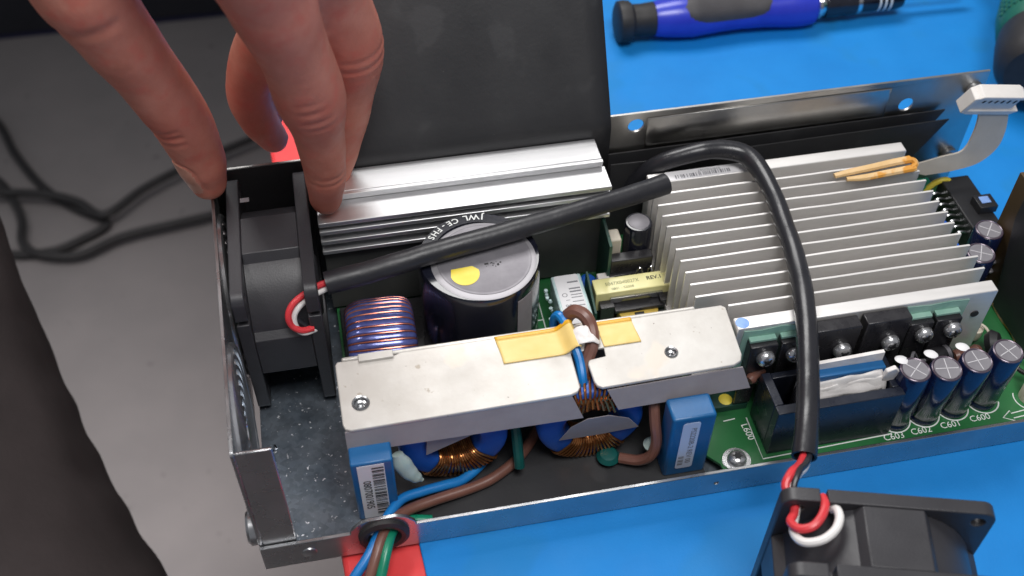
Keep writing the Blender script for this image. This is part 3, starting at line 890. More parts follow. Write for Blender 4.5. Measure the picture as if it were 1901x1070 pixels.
part('glue', MB().tube(swp[0], swp[1], 14, flat=(1, 0.7)), 'glue')
part('glue', MB().lathe([(0, -4), (3, -2), (4.2, 1), (2.4, 4), (0, 5)], (182.5, 20.5, 12), n=16), 'glue')

# ---- blue box capacitors
xl = part('box_capacitor', MB().box(43.8, 62.2, 14.2, 24.4, -0.8, 44.2), 'blue_cap', 0.9, label='blue box capacitor with a barcode label, left of the chokes')
obj('sticker', MB().prism([(46.4, 0.4), (58.2, 0.4), (58.2, 42.6), (46.4, 42.6)], XZ, 13.98, 14.15), 'paper', xl)
mb = barcode(MB(), (52.6, 13.9, 40.6), (0, 0, -1), (1, 0, 0), 37.5, 5.2, 11, lift=0.12)
put_text(mb, '0807001905', 5.0, (49.7, 13.9, 19.6), (0, 0, -1), (1, 0, 0), 0.12, sx=0.92)
obj('print', mb, 'ink', xl)
xr = part('box_capacitor', MB().box(186.2, 206.6, 10.2, 23.0, -0.8, 44.8), 'blue_cap', 1.4, seg=3, label='blue box capacitor with a rounded label, right of the chokes')
obj('sticker', MB().prism(rrect(191.2, 199.4, 5.2, 41.4, 1.4), XZ, 9.98, 10.15), 'paper_bl', xr)
mb = MB()
put_text(mb, 'PS2220B-2 REV 00', 3.7, (196.6, 9.95, 23.4), (0, 0, -1), (1, 0, 0), 0.12)
barcode(mb, (191.9, 9.95, 15.2), (0, 0, -1), (1, 0, 0), 7, 2.6, 3, lift=0.12)
obj('print', mb, 'ink_soft', xr)

# ---- small transformer with yellow band
tr = part('transformer', MB().box(176.2, 216.4, 104.6, 113.6, 7.0, 26.6), 'core_blk', 0.4, label='small ferrite transformer with a pale yellow band')
obj('band', MB().box(175.6, 217.0, 103.9, 114.3, 14, 27.1), 'yel_tape', tr, bevel=0.5)
mb = MB(); put_text(mb, '5047X040027X', 3.1, (190.5, 109.8, 27.12), (1, 0.02, 0), (0, 1, 0), sx=0.9)
put_text(mb, '0801 - 52008', 2.2, (190, 106.2, 27.12), (1, 0.02, 0), (0, 1, 0))
obj('print', mb, 'ink_grey', tr)
obj('print', put_text(MB(), 'REV.1', 3.4, (207.6, 110.2, 27.12), (1, 0.02, 0), (0, 1, 0), bold=0.02), 'ink', tr)
obj('bobbin', MB().box(184.5, 210, 97.4, 103.8, 17.6, 19.6), 'core_blk', tr, bevel=0.3)
obj('core_half', MB().box(177, 184.4, 98.5, 103.8, 6.2, 22), 'core_blk', tr, bevel=0.3)
obj('core_half', MB().box(208.5, 216, 98.5, 103.8, 6.2, 22), 'core_blk', tr, bevel=0.3)
obj('clip', MB().prism([(183, 24), (183, 20.4), (188, 20.4), (190, 22.4), (203, 22.4), (205, 20.6), (210.5, 20.6), (210.5, 24)], XZ, 102.4, 103.7), 'steel', tr, bevel=0.15)
obj('winding', MB().lathe([(4.5, 0), (10.5, 0), (10.5, 11), (4.5, 11)], (197, 99.5, 6.1), n=30), 'amber_wind', tr)
obj('pin_block', MB().box(194.5, 199.5, 90.5, 97, 14.0, 17.4), 'core_blk', tr, bevel=0.3)
for x in (187, 196.5, 206.5):
    obj('pin', MB().box(x, x + 3.6, 96.4, 97.1, 15.6, 16.3), 'steel', tr)
part('ceramic_block', MB().box(180, 189, 115.5, 121, 6.1, 24), 'white_pl', 0.6)
part('pin_strip', MB().box(186, 204, 117, 119, 6.1, 24.5), 'core_blk', 0.3)
part('small_terminal', MB().box(187.5, 193.5, 121, 123, 20, 26.5), 'white_pl', 0.2)
for x in (200, 206):
    part('small_loop', MB().tube(catmull([(x, 116.5, 18), (x + 0.6, 117, 26), (x + 2.8, 117, 27.4), (x + 4.6, 116.5, 18)], 6), 0.45, 6), 'chrome')

# ---- white labelled block, disc capacitor, small upright board, dark can
rb = part('relay', MB().box(155.2, 170.8, 86, 120, 6.1, 27.5), 'teal', 0.8, label='small block with a white printed label on top')
obj('sticker', MB().prism(rrect(156.6, 169.0, 85.0, 119.4, 1.2), XY, 27.6, 27.85), 'paper', rb)
mb = MB()
for i, y in enumerate((113.8, 109.4, 107.4, 105.4, 103.6, 100.8, 98.0, 95.2)):
    mb.box(162.6, 168.4 if i else 168.2, y, y + (0.9 if i < 3 else 0.5), 27.86, 27.92)
put_text(mb, 'O', 3.8, (159.6, 105.8, 27.8), (1, 0, 0), (0, 1, 0))
put_text(mb, '1', 3.0, (160.4, 102.4, 27.8), (0, -1, 0), (1, 0, 0))
put_text(mb, '90', 3.6, (160.2, 98.2, 27.8), (1, 0, 0), (0, 1, 0))
obj('print', mb, 'ink_soft', rb)
mb = MB()
for k in range(14):
    mb.lathe([(0, 0), (random.uniform(0.5, 1.2), 0.2), (random.uniform(0.5, 1.1), 1.4), (0, 1.8)], (152.6 + random.uniform(-1.5, 1.5), 92 + random.uniform(0, 26), 18 + random.uniform(-6, 6)), n=7)
part('solder_bits', mb, 'teal')
part('disc_capacitor', MB().lathe([(0, -2), (4.2, -1.7), (5.2, 0), (4.2, 1.7), (0, 2)], (176.6, 122.5, 15.5), n=24, ax=(0.3, -0.5, 0.8)), 'blue_core')
part('upright_board', MB().prism([(118, 6.1), (137, 6.1), (137, 50), (118, 46)], YZ, 184.8, 186.4), 'pcb_dk', 0.1)
part('upright_board', MB().prism([(96, 6.1), (118, 6.1), (118, 30), (96, 22)], YZ, 173.2, 174.4), 'pcb_dk', 0.1)
sc = part('capacitor', MB().lathe([(0, 6.1), (7, 6.1), (7.2, 7), (7.2, 46), (6.6, 47.2), (5.4, 47.3), (0, 47.0)], (203.5, 131.5, 0), n=36), 'black_gl', label='dark can capacitor in the gap left of the finned heatsink')
obj('can_top', MB().lathe([(5.6, 47.35), (5.2, 47.6), (0, 47.6)], (203.5, 131.5, 0), n=30), 'alu_cap', sc)
part('dark_coil', MB().box(186.6, 209, 118.5, 124.4, 6.1, 34), 'core_blk', 0.6)
part('film_capacitor', MB().box(187.5, 193.5, 125.4, 134, 6.1, 42), 'cream', 0.8)
part('resistor', MB().lathe([(0, 0), (2.6, 0.6), (3, 3), (2.2, 5), (2.2, 11), (3, 13), (2.6, 15.4), (0, 16)], (120, 68, 9), 'X', 16), 'cream')

# ---- right: open black case with tape-wrapped core
cs = part('choke_case', MB().box(236, 297.4, 9.2, 14.2, 6.1, 38), 'case_navy', 0.4, label='open black case with blue and white tape wrapped inside')
obj('case_wall', MB().box(236, 240.4, 14.3, 33, 6.1, 38), 'case_navy', cs, bevel=0.4)
obj('case_wall', MB().box(293, 297.4, 14.3, 33, 6.1, 38), 'case_navy', cs, bevel=0.4)
obj('case_wall', MB().box(240.5, 292.9, 29.5, 33, 6.1, 37.4), 'case_navy', cs, bevel=0.4)
obj('case_floor', MB().box(240.5, 292.9, 14.3, 29.4, 6.1, 12), 'case_navy', cs)
obj('core', MB().box(252, 291.8, 21.6, 26.4, 12.1, 44), 'blue_cap', cs, bevel=0.6)
obj('paper_wrap', MB().strip([(252, 27.0, 20), (292, 27.0, 20)], [(252, 26.9, 47.8), (291.4, 26.9, 49.6)], 0.9), 'crumple', cs)
def crumple_sheet(x0, x1, ybot, ytop, z0, z1, seed, m='crumple', name='paper_wrap'):
    nx, nz = 20, 8
    vs = []
    for j in range(nz + 1):
        for i in range(nx + 1):
            f = j / nz
            x = x0 + (x1 - x0) * i / nx
            y = ybot + (ytop - ybot) * f + 0.9 * noise.noise(Vector((x * 0.12, f * 3, seed)))
            z = z0 + (z1 - z0) * f + 1.6 * noise.noise(Vector((x * 0.09, f * 2, seed + 3))) * f + (x - x0) / (x1 - x0) * 2.5 * f
            vs.append((x, y, z))
    fs = [(j * (nx + 1) + i, j * (nx + 1) + i + 1, (j + 1) * (nx + 1) + i + 1, (j + 1) * (nx + 1) + i) for j in range(nz) for i in range(nx)]
    o = obj(name, MB().add(vs, fs), m, cs, ang=70)
    q = o.modifiers.new('thick', 'SOLIDIFY'); q.thickness = 0.5 * S
crumple_sheet(252, 292, 15.6, 19.6, 30, 38.5, 1)
crumple_sheet(252, 290, 16.4, 21.2, 34, 40.5, 7)
obj('paper_fold', MB().prism([(0, 0), (6.5, 1), (8, 7), (5, 11), (1, 9)], lambda u, v, w: (289 + u, 19.5 + w - v * 0.1, 36.5 + v), -1, 1.5), 'crumple', cs, bevel=0.5)
mb = MB()
for k in range(5):
    mb.tube(catmull([(245 + k * 1.0, 15 + k * 2, 13), (247 + k, 16 + k * 2.2, 34), (250 + k * 0.8, 19 + k * 1.2, 38 - k), (252, 22, 34)], 5), 0.8, 6)
obj('strand', mb, 'w_black', cs)

# ---- four output capacitors, leaning a little
def can(label=None):
    c = part('capacitor', MB().lathe([(0, 0), (7.0, 0), (7.4, 0.6), (7.4, 2.6), (6.9, 3.4), (6.9, 4.0), (7.4, 4.8), (7.4, 37.8), (7.0, 39.2), (6.3, 39.7), (5.9, 39.5), (0, 39.4)], n=40), 'navy_sl')
    top = obj('can_top', MB().lathe([(6.0, 39.45), (5.8, 39.9), (0, 39.8)], n=36), 'alu_cap', c)
    mb = MB()
    for a in (20, 110):
        d = V(cos(radians(a)), sin(radians(a)), 0)
        q = V(-d.y, d.x, 0)
        mb.add([d * 5.3 + q * 0.2, d * -5.3 + q * 0.2, d * -5.3 - q * 0.2, d * 5.3 - q * 0.2], [(0, 1, 2, 3)])
    mb.v = [(x, y, z + 39.95) for x, y, z in mb.v]
    obj('vent_mark', mb, 'vent', top)
    obj('lip', MB().tube([(6.5 * cos(2 * pi * k / 36), 6.5 * sin(2 * pi * k / 36), 39.5) for k in range(36)], 0.5, 6, closed=True), 'lilac', c)
    return c
c0 = can()
spots = [(303.4, 17.0, 6.05, -0.5, 0.5, 20), (318.6, 17.4, 6.05, -4.2, 0.8, 62), (334.2, 18.6, 6.05, -3.6, 0.2, 75), (350.6, 20.2, 6.05, -2.2, -0.4, 92),
         (367.5, 79.5, 6.05, 0, 0, 40), (379.5, 94.0, 6.05, 0, 0, 30)]
for i, (x, y, z, ly, lx, rzz) in enumerate(spots):
    c = c0 if i == 0 else dup(c0, psu)
    c.location = (V(x, y, z) - V(*B0)) * S
    c.rotation_euler = (radians(lx), radians(ly), radians(rzz))
    if i < 4: c['group'] = 'four tall capacitors in a row'
    else: c['group'] = 'pair of capacitors by the right heatsink end'
for x, y in ((299.0, 23.0), (313.8, 23.6), (330.2, 24.8)):
    mb = MB().lathe([(0, -0.6), (2.6, -0.5), (3.3, 0.1), (2.4, 0.8), (0, 1.0)], (x + 0.6, y + 0.4, 45.2), n=16, ax=(0.1, 0.25, 1))
    part('glue', mb, 'paper')

# ---- small parts among them
part('diode', MB().lathe([(0, 0), (4.6, 0.5), (5, 1.5), (5, 12), (4.4, 13), (0, 13.4)], (321.5, 33.5, 27), n=24, ax=(1, 0.15, 0)), 'core_blk')
part('diode_band', MB().lathe([(5.1, 0), (5.1, 2.0)], (331.3, 35.0, 27), n=24, ax=(1, 0.15, 0), caps=False), 'alu_cap')
part('resistor', MB().lathe([(0, 0), (2.8, 0.6), (3.6, 2.5), (2.9, 5), (2.9, 11), (3.6, 13), (2.8, 15), (0, 15.4)], (338, 35.5, 23), n=20, ax=(1, 0.1, 0)), 'w_brown')
part('disc_capacitor', MB().lathe([(0, -4), (5.5, -3.2), (7.4, 0), (5.5, 3.2), (0, 4)], (366, 43.5, 17), n=28, ax=(0.7, -0.4, 0.5)), 'black_pl')
part('ceramic_bead', MB().lathe([(0, 0), (3.6, 0.4), (4.2, 3), (4, 7), (0, 8)], (363, 56, 9), n=20), 'cream')
part('jumper_wire', MB().tube(catmull([(360, 54, 17), (364.5, 55, 19), (367, 50, 17), (366, 47, 10)], 6), 0.7, 6), 'cream')
part('ceramic_post', MB().lathe([(0, 6.1), (5.0, 6.1), (5.0, 19), (4.4, 20), (0, 20)], (374.8, 16.5, 0), n=30), 'cream')
part('jumper_wire', MB().tube(catmull([(373, 17, 20), (372, 18.5, 27), (371, 24, 30), (374, 31, 22)], 6), 0.6, 6), 'chrome')
part('jumper_wire', MB().tube(catmull([(376.4, 17, 20), (375.4, 19, 26), (372.4, 25, 29)], 6), 0.6, 6), 'chrome')
part('jumper_wire', MB().tube(catmull([(306, 25, 42), (312, 32, 37), (317, 33, 29), (321.5, 33.5, 27)], 6), 0.8, 6), 'alu_cap')
part('wire_loop', MB().tube([(378 + 5.5 * cos(2 * pi * k / 24), 30 + 5.5 * sin(2 * pi * k / 24), 14) for k in range(24)], 1.2, 8, closed=True), 'black_pl')
for k in range(12):
    x, y = random.uniform(302, 345), random.uniform(30, 40)
    part('chip_component', MB().box(x, x + random.uniform(1.6, 4), y, y + random.uniform(1.2, 2), 6.1, random.uniform(7.4, 11)), random.choice(['core_blk', 'cream', 'alu_cap', 'core_blk']), 0.15)
for k in range(16):
    x, y, h = random.uniform(301, 346), random.uniform(29, 36), random.uniform(9, 20)
    if k % 3 == 0:
        part('resistor', MB().lathe([(0, 0), (1.5, 0.4), (1.9, 1.6), (1.5, 3), (1.5, 5), (1.9, 6.4), (1.5, 7.6), (0, 8)], (x, y, h), n=12, ax=(random.uniform(-1, 1), random.uniform(-0.4, 0.4), 0.2)), random.choice(['cream', 'w_brown', 'core_blk']))
    else:
        part('chip_component', MB().box(x, x + random.uniform(2.5, 5), y, y + random.uniform(1.5, 3), 6.1, h), random.choice(['core_blk', 'pcb_dk', 'core_blk', 'cream']), 0.3)
part('paint_dot', MB().lathe([(0, 0.5), (2.8, 0.3), (3.4, 0)], (225.6, 40.6, 10.2), n=14), 'yellow')
part('module_base', MB().box(213.5, 235.6, 36.4, 47, 6.1, 10.1), 'pcb_dk', 0.3)
part('ceramic_bead', MB().lathe([(0, 0), (3, 0.4), (3, 7), (0, 7.6)], (221.5, 47.5, 10.2), n=18), 'cream')
part('resistor', MB().lathe([(0, 0), (2.2, 0.6), (2.8, 2.2), (2.2, 4.2), (2.2, 7), (2.8, 9), (2.2, 10.6), (0, 11)], (231.5, 34.6, 31), n=16, ax=(1, 0.6, 0.2)), 'w_brown')
part('small_terminal', MB().box(228, 236, 36, 37.5, 12, 28), 'core_blk', 0.3)

# ---- connector block and parts at the right end
cb = part('connector_block', MB().box(385.5, 402.5, 112, 152, 6.1, 28), 'black_pl', 0.8)
obj('latch', MB().box(393, 403.5, 121, 131, 28.1, 33), 'black_pl', cb, bevel=0.5)
obj('latch_window', MB().box(395.2, 400.6, 124, 129, 33.05, 33.5), 'paint_bl', cb, bevel=0.2)
for k in range(8):
    y = 115 + k * 4.4
    obj('pin', MB().tube(catmull([(385.4, y, 22), (381, y, 23), (379, y, 20), (378.6, y, 6)], 4), 0.75, 6), 'steel', cb)
part('blue_bead', MB().lathe([(0, -2.4), (2.6, -1.6), (3.2, 0), (2.6, 1.6), (0, 2.4)], (359.5, 105, 42), n=16), 'blue_core')
part('blue_bead', MB().lathe([(0, -2.4), (2.6, -1.6), (3.2, 0), (2.6, 1.6), (0, 2.4)], (359.8, 91, 40), n=16), 'blue_core')
part('yellow_lead', MB().tube(catmull([(378, 152, 8), (380, 152, 20), (385, 151, 27), (391, 150, 26), (393, 147, 14)], 6), 1.7, 8), 'yellow')
part('green_part', MB().box(372, 384, 152, 160, 6.1, 22), 'w_green', 0.6)
# upright board at the right edge
db = part('upright_board', MB().prism([(22, 6.1), (99, 6.1), (99.6, 79), (22, 79)], YZ, 387.0, 389.4), 'pcb_br', 0.1, label='tall brown circuit board standing on edge at the right')
obj('black_module', MB().prism([(26, 8), (74, 8), (87, 60), (87, 78.6), (26, 78.6)], YZ, 384.4, 386.9), 'black_pl', db, bevel=0.5)
obj('solder_edge', MB().tube(catmull([(386, 76, 7), (385.4, 66, 6.8), (386, 56, 7), (385.4, 50, 6.8)], 5), 0.8, 6), 'tan', db)
mb = MB()
for (y, z) in ((90, 14), (88, 20), (91, 10), (86, 8), (89, 26)):
    mb.lathe([(0, -1.6), (1.6, -0.8), (1.9, 0.4), (0, 1.6)], (386, y, z), n=9)
obj('solder_joint', mb, 'alu_cap', db)

# ------------------------------------------------------------------ tall black sheet behind the fan
P_ = [(166.6, 30), (166.6, 80), (167.0, 82.6), (168.6, 86.2), (172, 91.8), (200, 135.6), (250, 212), (290, 272)]
mb = MB()
nx = 14
vs, fs = [], []
for i in range(nx + 1):
    x = 46 + (195.4 - 46) * i / nx
    for (y, z) in P_:
        wv = 1.2 * noise.noise(Vector((x * 0.02, z * 0.015, 2))) * max(0, (z - 90) / 60)
        vs.append((x, y + wv, z))
m_ = len(P_)
fs = [(i * m_ + k, (i + 1) * m_ + k, (i + 1) * m_ + k + 1, i * m_ + k + 1) for i in range(nx) for k in range(m_ - 1)]
o = obj('insulating_sheet', MB().add([tuple(V(v) - V(120, 167, 30)) for v in vs], fs), 'black_sheet', None, (120, 167, 30), ang=60)
q = o.modifiers.new('thick', 'SOLIDIFY'); q.thickness = 0.7 * S
tag(o, 'large black insulating sheet bent up behind the smooth heatsink', 'plastic sheet')

# ------------------------------------------------------------------ fans (local frame: centre at origin, axis X)
def make_fan(label):
    t = thing('cooling_fan', label, 'cooling fan', group='black cooling fans', local=True)
    H = 41.0
    def flange():
        pts = rrect(-H, H, -H, H, 5.5, 6)
        # slit for the wires on the -Y edge near the top, another on the top edge
        out = []
        for i, p in enumerate(pts):
            out.append(p)
            if abs(p[0] + H) < 1e-6 and i + 1 < len(pts) and pts[i + 1][1] < p[1] - 10:
                for (u, v) in ((-H, 26.4), (-H + 6.2, 26.4), (-H + 6.2, 23.6), (-H, 23.6)):
                    out.append((u, v))
        return out
    holes = [circ(0, 0, 37.6, 56)] + [circ(a * 34.6, b * 34.6, 2.6, 14) for a in (-1, 1) for b in (-1, 1)]
    frame = obj('frame', MB().plate(flange(), holes, YZ, -19, -13), 'black_fan', t, bevel=0.5)
    obj('flange', MB().plate(flange(), holes, YZ, 13, 19), 'black_fan', t, bevel=0.5)
    # duct with a raised flat land in the middle of each side
    obj('duct', MB().plate(circ(0, 0, 39.5, 72), [circ(0, 0, 38.4, 56)], YZ, -12.95, 12.95), 'black_fan', t, bevel=0.2)
    for k in range(4):
        ca, sa = cos(k * pi / 2), sin(k * pi / 2)
        lp = [(-15.6, 36.0), (-12.6, 40.6), (10.5, 40.6), (14.5, 36.0)]
        obj('land', MB().prism([(u * ca - v * sa, u * sa + v * ca) for u, v in lp], YZ, -12.9, 12.9), 'black_fan', t, bevel=0.4)
    hub = obj('rotor', MB().lathe([(0, -11), (14.4, -11), (16, -9.6), (16, 10), (0, 10)], (0, 0, 0), 'X', 36), 'black_pl', t)
    for k in range(7):
        a = 2 * pi * k / 7
        vs, fs = [], []
        nr, nc = 6, 5
        for side in (0, 1):
            for i in range(nr + 1):
                r = 15 + 22 * i / nr
                for j in range(nc + 1):
                    f = j / nc
                    ang = a + (f - 0.5) * (0.78 + 0.1 * i / nr) + 0.1 * i / nr
                    xx = -9 + 18 * f + 1.6 * sin(pi * f) + (0.5 if side else -0.5)
                    vs.append((xx, r * cos(ang), r * sin(ang)))
        q = (nr + 1) * (nc + 1)
        for i in range(nr):
            for j in range(nc):
                b = i * (nc + 1) + j
                f4 = (b, b + 1, b + nc + 2, b + nc + 1)
                fs.append(f4); fs.append(tuple(x + q for x in reversed(f4)))
        obj('blade', MB().add(vs, fs), 'black_pl', hub, ang=50)
    for k in range(4):
        a = radians(45 + 90 * k)
        obj('strut', MB().tube([(15.6, 13 * cos(a), 13 * sin(a)), (15.6, 39 * cos(a), 39 * sin(a))], 1.6, 8), 'black_fan', t)
    obj('motor_cap', MB().lathe([(0, 12), (15, 12), (15, 18), (14, 18.6), (0, 18.6)], (0, 0, 0), 'X', 36), 'black_fan', t)
    return t
f1 = make_fan('black cooling fan seated in the metal box, pinched between thumb and finger')
f1.location = V(20.8, 123.8, 41.6) * S
f2 = dup(f1)
tag(f2, 'loose black cooling fan lying on the blue mat at the lower right', 'cooling fan', 'black cooling fans')
F2C, F2Y = V(243.3, -76.5, 35.1), radians(-16.0)
f2.rotation_euler = (Matrix.Rotation(F2Y + pi / 2, 3, 'Z') @ Matrix.Rotation(radians(-90), 3, 'X')).to_euler()
f2.location = F2C * S

# maker's mark recess on the fitted fan: small pale tag
mbx = MB(); mbx.box(-4, 4, -1.6, 1.6, 0, 0.2)
obj('paint_mark', MB().box(-12.5, -8.2, 21.6, 24.4, 40.4, 40.7), 'skirt', f1, bevel=0.1)

# ------------------------------------------------------------------ fan cables
def fan_cable(label, sl, r, wires, at, m_sl='sleeve'):
    t = thing('fan_cable', label, 'cable', at, 'sleeved fan cables')
    rel = lambda pts: [tuple(V(p) - V(at)) for p in pts]
    P, R = catmull(sl, 9, r)
    P = [p + V(0, 0, 0.45 * noise.noise(p * 0.07)) for p in P]
    R = [q * (1 + 0.035 * noise.noise(p * 0.11) + 0.02 * noise.noise(p * 0.3)) for p, q in zip(P, R)]
    obj('sleeve', MB().tube([p - V(at) for p in P], R, 20, hollow=0.82), m_sl, t, at)
    for pts, rr, m in wires:
        obj('wire', MB().tube(catmull(rel(pts), 8), rr, 10), m, t, at)
    return t
fan_cable('black sleeved cable lying slantwise over the big capacitor',
          [(43.6, 95, 72.5), (67.3, 97.4, 74.6), (98.1, 102.2, 76.6), (132.2, 108.0, 77.2), (159.6, 113.8, 77), (188, 120.9, 76), (213.8, 128.2, 75)],
          [5.4, 5.3, 5.2, 5.1, 4.9, 5.0, 5.3],
          [([(46, 95.4, 73.4), (40, 93.6, 73.2), (33.5, 90.2, 72.6), (28.0, 86.8, 71), (25.2, 83.8, 67), (26.0, 82.0, 62), (30, 81.2, 58.6), (35, 83, 57)], 1.55, 'w_red'),
           ([(46, 94.6, 70.6), (40, 92.4, 70.4), (34.5, 89.4, 70.0), (30.0, 86.4, 68.6), (27.4, 84.2, 65), (27.8, 82.2, 59.6), (31, 81.4, 56.6), (36, 84, 55)], 1.45, 'w_white'),
           ([(46, 96, 71.6), (40, 95.4, 71), (34, 92.8, 70), (29, 89.5, 68), (28, 86, 63), (32, 84, 58)], 1.4, 'w_black')],
          (120, 108, 76))
def FL(pts):                       # loose fan: along, depth, height -> scene
    c_, s_ = cos(F2Y), sin(F2Y)
    return [tuple(F2C + V(a * c_ - b * s_, a * s_ + b * c_, h)) for a, b, h in pts]
fan_cable('black sleeved cable arching over the finned heatsink down to the loose fan',
          [(203.5, 166, 30), (211, 161.4, 48), (220.5, 156.6, 62), (237.0, 154.4, 68.6), (253.6, 153.6, 68.6), (265.0, 146.2, 67.4), (268.3, 124.3, 66.2), (266.0, 97.4, 66.2), (262.1, 69, 66.2), (255.6, 43.1, 66),
           (248.1, 20, 65), (241, -0.2, 62), (235.1, -14.7, 60), (230.3, -25.6, 58)],
          [4.6, 4.7, 4.8, 4.8, 5.2, 5.2, 4.5, 4.6, 4.8, 4.9, 4.9, 5.0, 5.1, 5.3],
          [([(232, -22, 57.6), (229.0, -27, 60), (222.6, -34.6, 67), (216, -40.5, 73.4)] + FL([(-38.8, 21.0, 37), (-35.4, 17, 34.8), (-35.6, 11.6, 34.2), (-37.6, 6.6, 35.2), (-35.2, 2.4, 37.6), (-30.6, 2.6, 39.6), (-27.0, 6.6, 40.6), (-25.0, 12, 40.4), (-25, 17, 38)]), 1.75, 'w_red'),
           ([(232.5, -21, 57), (230.8, -27, 58.6), (225, -35, 65.6), (218.4, -41.2, 72)] + FL([(-37.0, 21.2, 35.5), (-34.2, 17, 33.4), (-35.0, 11, 32), (-36.4, 3, 33.6), (-33.6, -2.4, 36.2), (-27.4, -2.4, 38.6), (-22.4, 1.4, 40), (-20.2, 6.4, 40.4), (-20.4, 10.6, 39.6), (-21.4, 12.4, 37)]), 1.75, 'w_white'),
           ([(233, -22, 58.4), (231.4, -27, 60.4), (225.4, -34.6, 67.6), (219.2, -40.6, 73.6)] + FL([(-35.6, 21.4, 37), (-34.6, 17, 33), (-34, 10, 31), (-34, 5, 33)]), 1.4, 'w_black')],
          (255, 60, 66), 'sleeve_sm')

# ------------------------------------------------------------------ mains lead
t = thing('mains_lead', 'blue, brown and green mains wires passing through the rubber grommet', 'wires', (54, -2, 8))
at = (54, -2, 8)
for pts, r, m in (
    ([(118, 52, 3), (106, 34, 3), (94, 24.5, 3.2), (84, 21.6, 5), (74, 19.4, 6.5), (63.4, 15.8, 8.0), (55, 6, 8.6), (50.8, -1, 8.4), (45.6, -9, 6.6), (38.0, -16.4, 2.6), (30, -24, -4), (20, -34, -14)], 2.35, 'w_blue'),
    ([(140, 54, 3), (124, 34, 3), (110, 24.0, 2.8), (97.9, 19.6, 2.8), (77.1, 14.8, 4.4), (65, 10.6, 6.4), (57.2, 4, 9.2), (53.2, -2, 9.8), (49.6, -9.4, 8.0), (45.4, -17, 3.4), (40, -26, -4), (33, -38, -16)], 2.55, 'w_brown'),
    ([(76, 7, 1), (66.2, 7.6, 3), (60.4, 4, 6.6), (56.8, -1.2, 8.6), (53.6, -9.4, 7.6), (50.2, -17.6, 3.4), (46, -26, -3), (42, -36, -14)], 2.5, 'w_green')):
    obj('wire', MB().tube(catmull([tuple(V(p) - V(at)) for p in pts], 8), r, 12), m, t, at)

# ------------------------------------------------------------------ ribbon cable with white plug
at = (395, 150, 60)
t = thing('ribbon_cable', 'flat grey ribbon cable with an ivory plug in front of the back wall', 'ribbon cable', at)
Lr = [(387.6, 150.5, 80), (391.6, 150, 74.5), (392.6, 149.4, 62.2), (390.0, 149, 50.5), (379, 149, 48), (366.9, 148, 46.5), (352, 147, 45)]
Rr = [(406.6, 150.5, 79), (409.0, 150, 73.4), (411.5, 149.4, 61.1), (410.2, 148.6, 49.6), (401.5, 147.4, 41.2), (387.2, 146.6, 38.6), (370.4, 146, 38.5)]
mb = MB().strip([p - V(at) for p in catmull(Lr, 6)], [p - V(at) for p in catmull(Rr, 6)], 0.6)
obj('flat_cable', mb, 'ribbon', t, at)
def PL(u, v, w): return tuple(V(396.5, 150, 84) + V(0.985, 0.0, -0.155) * u + V(0.12, -0.35, 0.93) * v + V(0.0, -0.93, -0.36) * w - V(at))
pl = obj('plug', MB().prism([(-13.5, -5.5), (13, -5.5), (13, 5.0), (-13.5, 5.0)], PL, -3.4, 3.4), 'white_pl', t, at, bevel=0.5)
obj('plug_rim', MB().prism([(-15.2, 4.6), (16.2, 5.6), (12.4, 8.0), (-11.5, 8.0)], PL, -3.8, 4.4), 'white_pl', pl, at, bevel=0.4)
obj('plug_rim', MB().prism([(-15.2, -5.0), (17.2, -4.6), (13.4, -8.4), (-13.5, -8.4)], PL, -3.8, 4.6), 'white_pl', pl, at, bevel=0.4)
obj('plug_key', MB().prism([(-17, -7), (-13.6, -8), (-13.6, 7), (-16.2, 6)], PL, -3.0, 4.6), 'white_pl', pl, at, bevel=0.4)
for k in range(6):
    obj('contact_slot', MB().prism([(-9.0 + k * 3.7, 1.4), (-7.9 + k * 3.7, 1.4), (-7.3 + k * 3.7, 4.0), (-8.4 + k * 3.7, 4.0)], PL, 3.42, 3.6), 'ink', pl, at)

# ------------------------------------------------------------------ tan strip wedged in the fins
mb = MB()
P, R = catmull([(306.5, 131.4, 61.6), (316, 131.8, 62.6), (327, 132.0, 63.6), (338, 132.6, 64.4), (348, 132.8, 65)], 6, [1.5, 1.9, 2.0, 2.1, 2.2])
mb.tube(P, R, 8, flat=(0.75, 1.1))
P, R = catmull([(312, 128.2, 61.2), (322, 127.2, 61.8), (334, 127.4, 62.6), (349, 127.8, 63.4)], 6, [1.3, 1.8, 1.9, 2.0])
mb.tube(P, R, 8, flat=(0.8, 1.1))
mb.tube(catmull([(346.4, 132.8, 64.8), (349.2, 131.6, 64.8), (349.6, 129.4, 64), (347, 127.8, 63.4)], 5), 1.7, 8)
o = obj('resin_strip', MB().add([tuple(V(v) - V(328, 130, 63)) for v in mb.v], mb.f), 'tan', None, (328, 130, 63))
tag(o, 'folded tan strip wedged across the rear heatsink fins', 'strip')

# ------------------------------------------------------------------ screwdriver
sd0, sd1 = V(258.5, 356.5, 8.6), V(468, 352.5, 6.5)
ax = (sd1 - sd0).normalized()
t = thing('screwdriver', 'blue and black precision screwdriver lying on the mat', 'screwdriver', tuple(sd0))
def seg(name, prof, m, n=36):
    return obj(name, MB().lathe([(r * 1.17, h) for r, h in prof], (0, 0, 0), n=n, ax=ax), m, t, tuple(sd0))
seg('end_cap', [(0, -5), (9.5, -5), (11.8, -3.6), (12.2, 0), (11.6, 4), (9.4, 6.5), (9.2, 12), (9.8, 20), (9.6, 21)], 'rubber')
seg('handle', [(9.9, 21), (10.6, 24), (12.0, 36), (12.6, 48), (11.2, 66), (10.4, 82), (10.8, 100), (12.0, 116), (12.4, 126), (11.4, 134), (9.0, 136.6), (0, 136.6)], 'grip_bl')
e1 = Vector((0, 0, 1)); e1 = (e1 - ax * e1.dot(ax)).normalized(); e2 = ax.cross(e1)
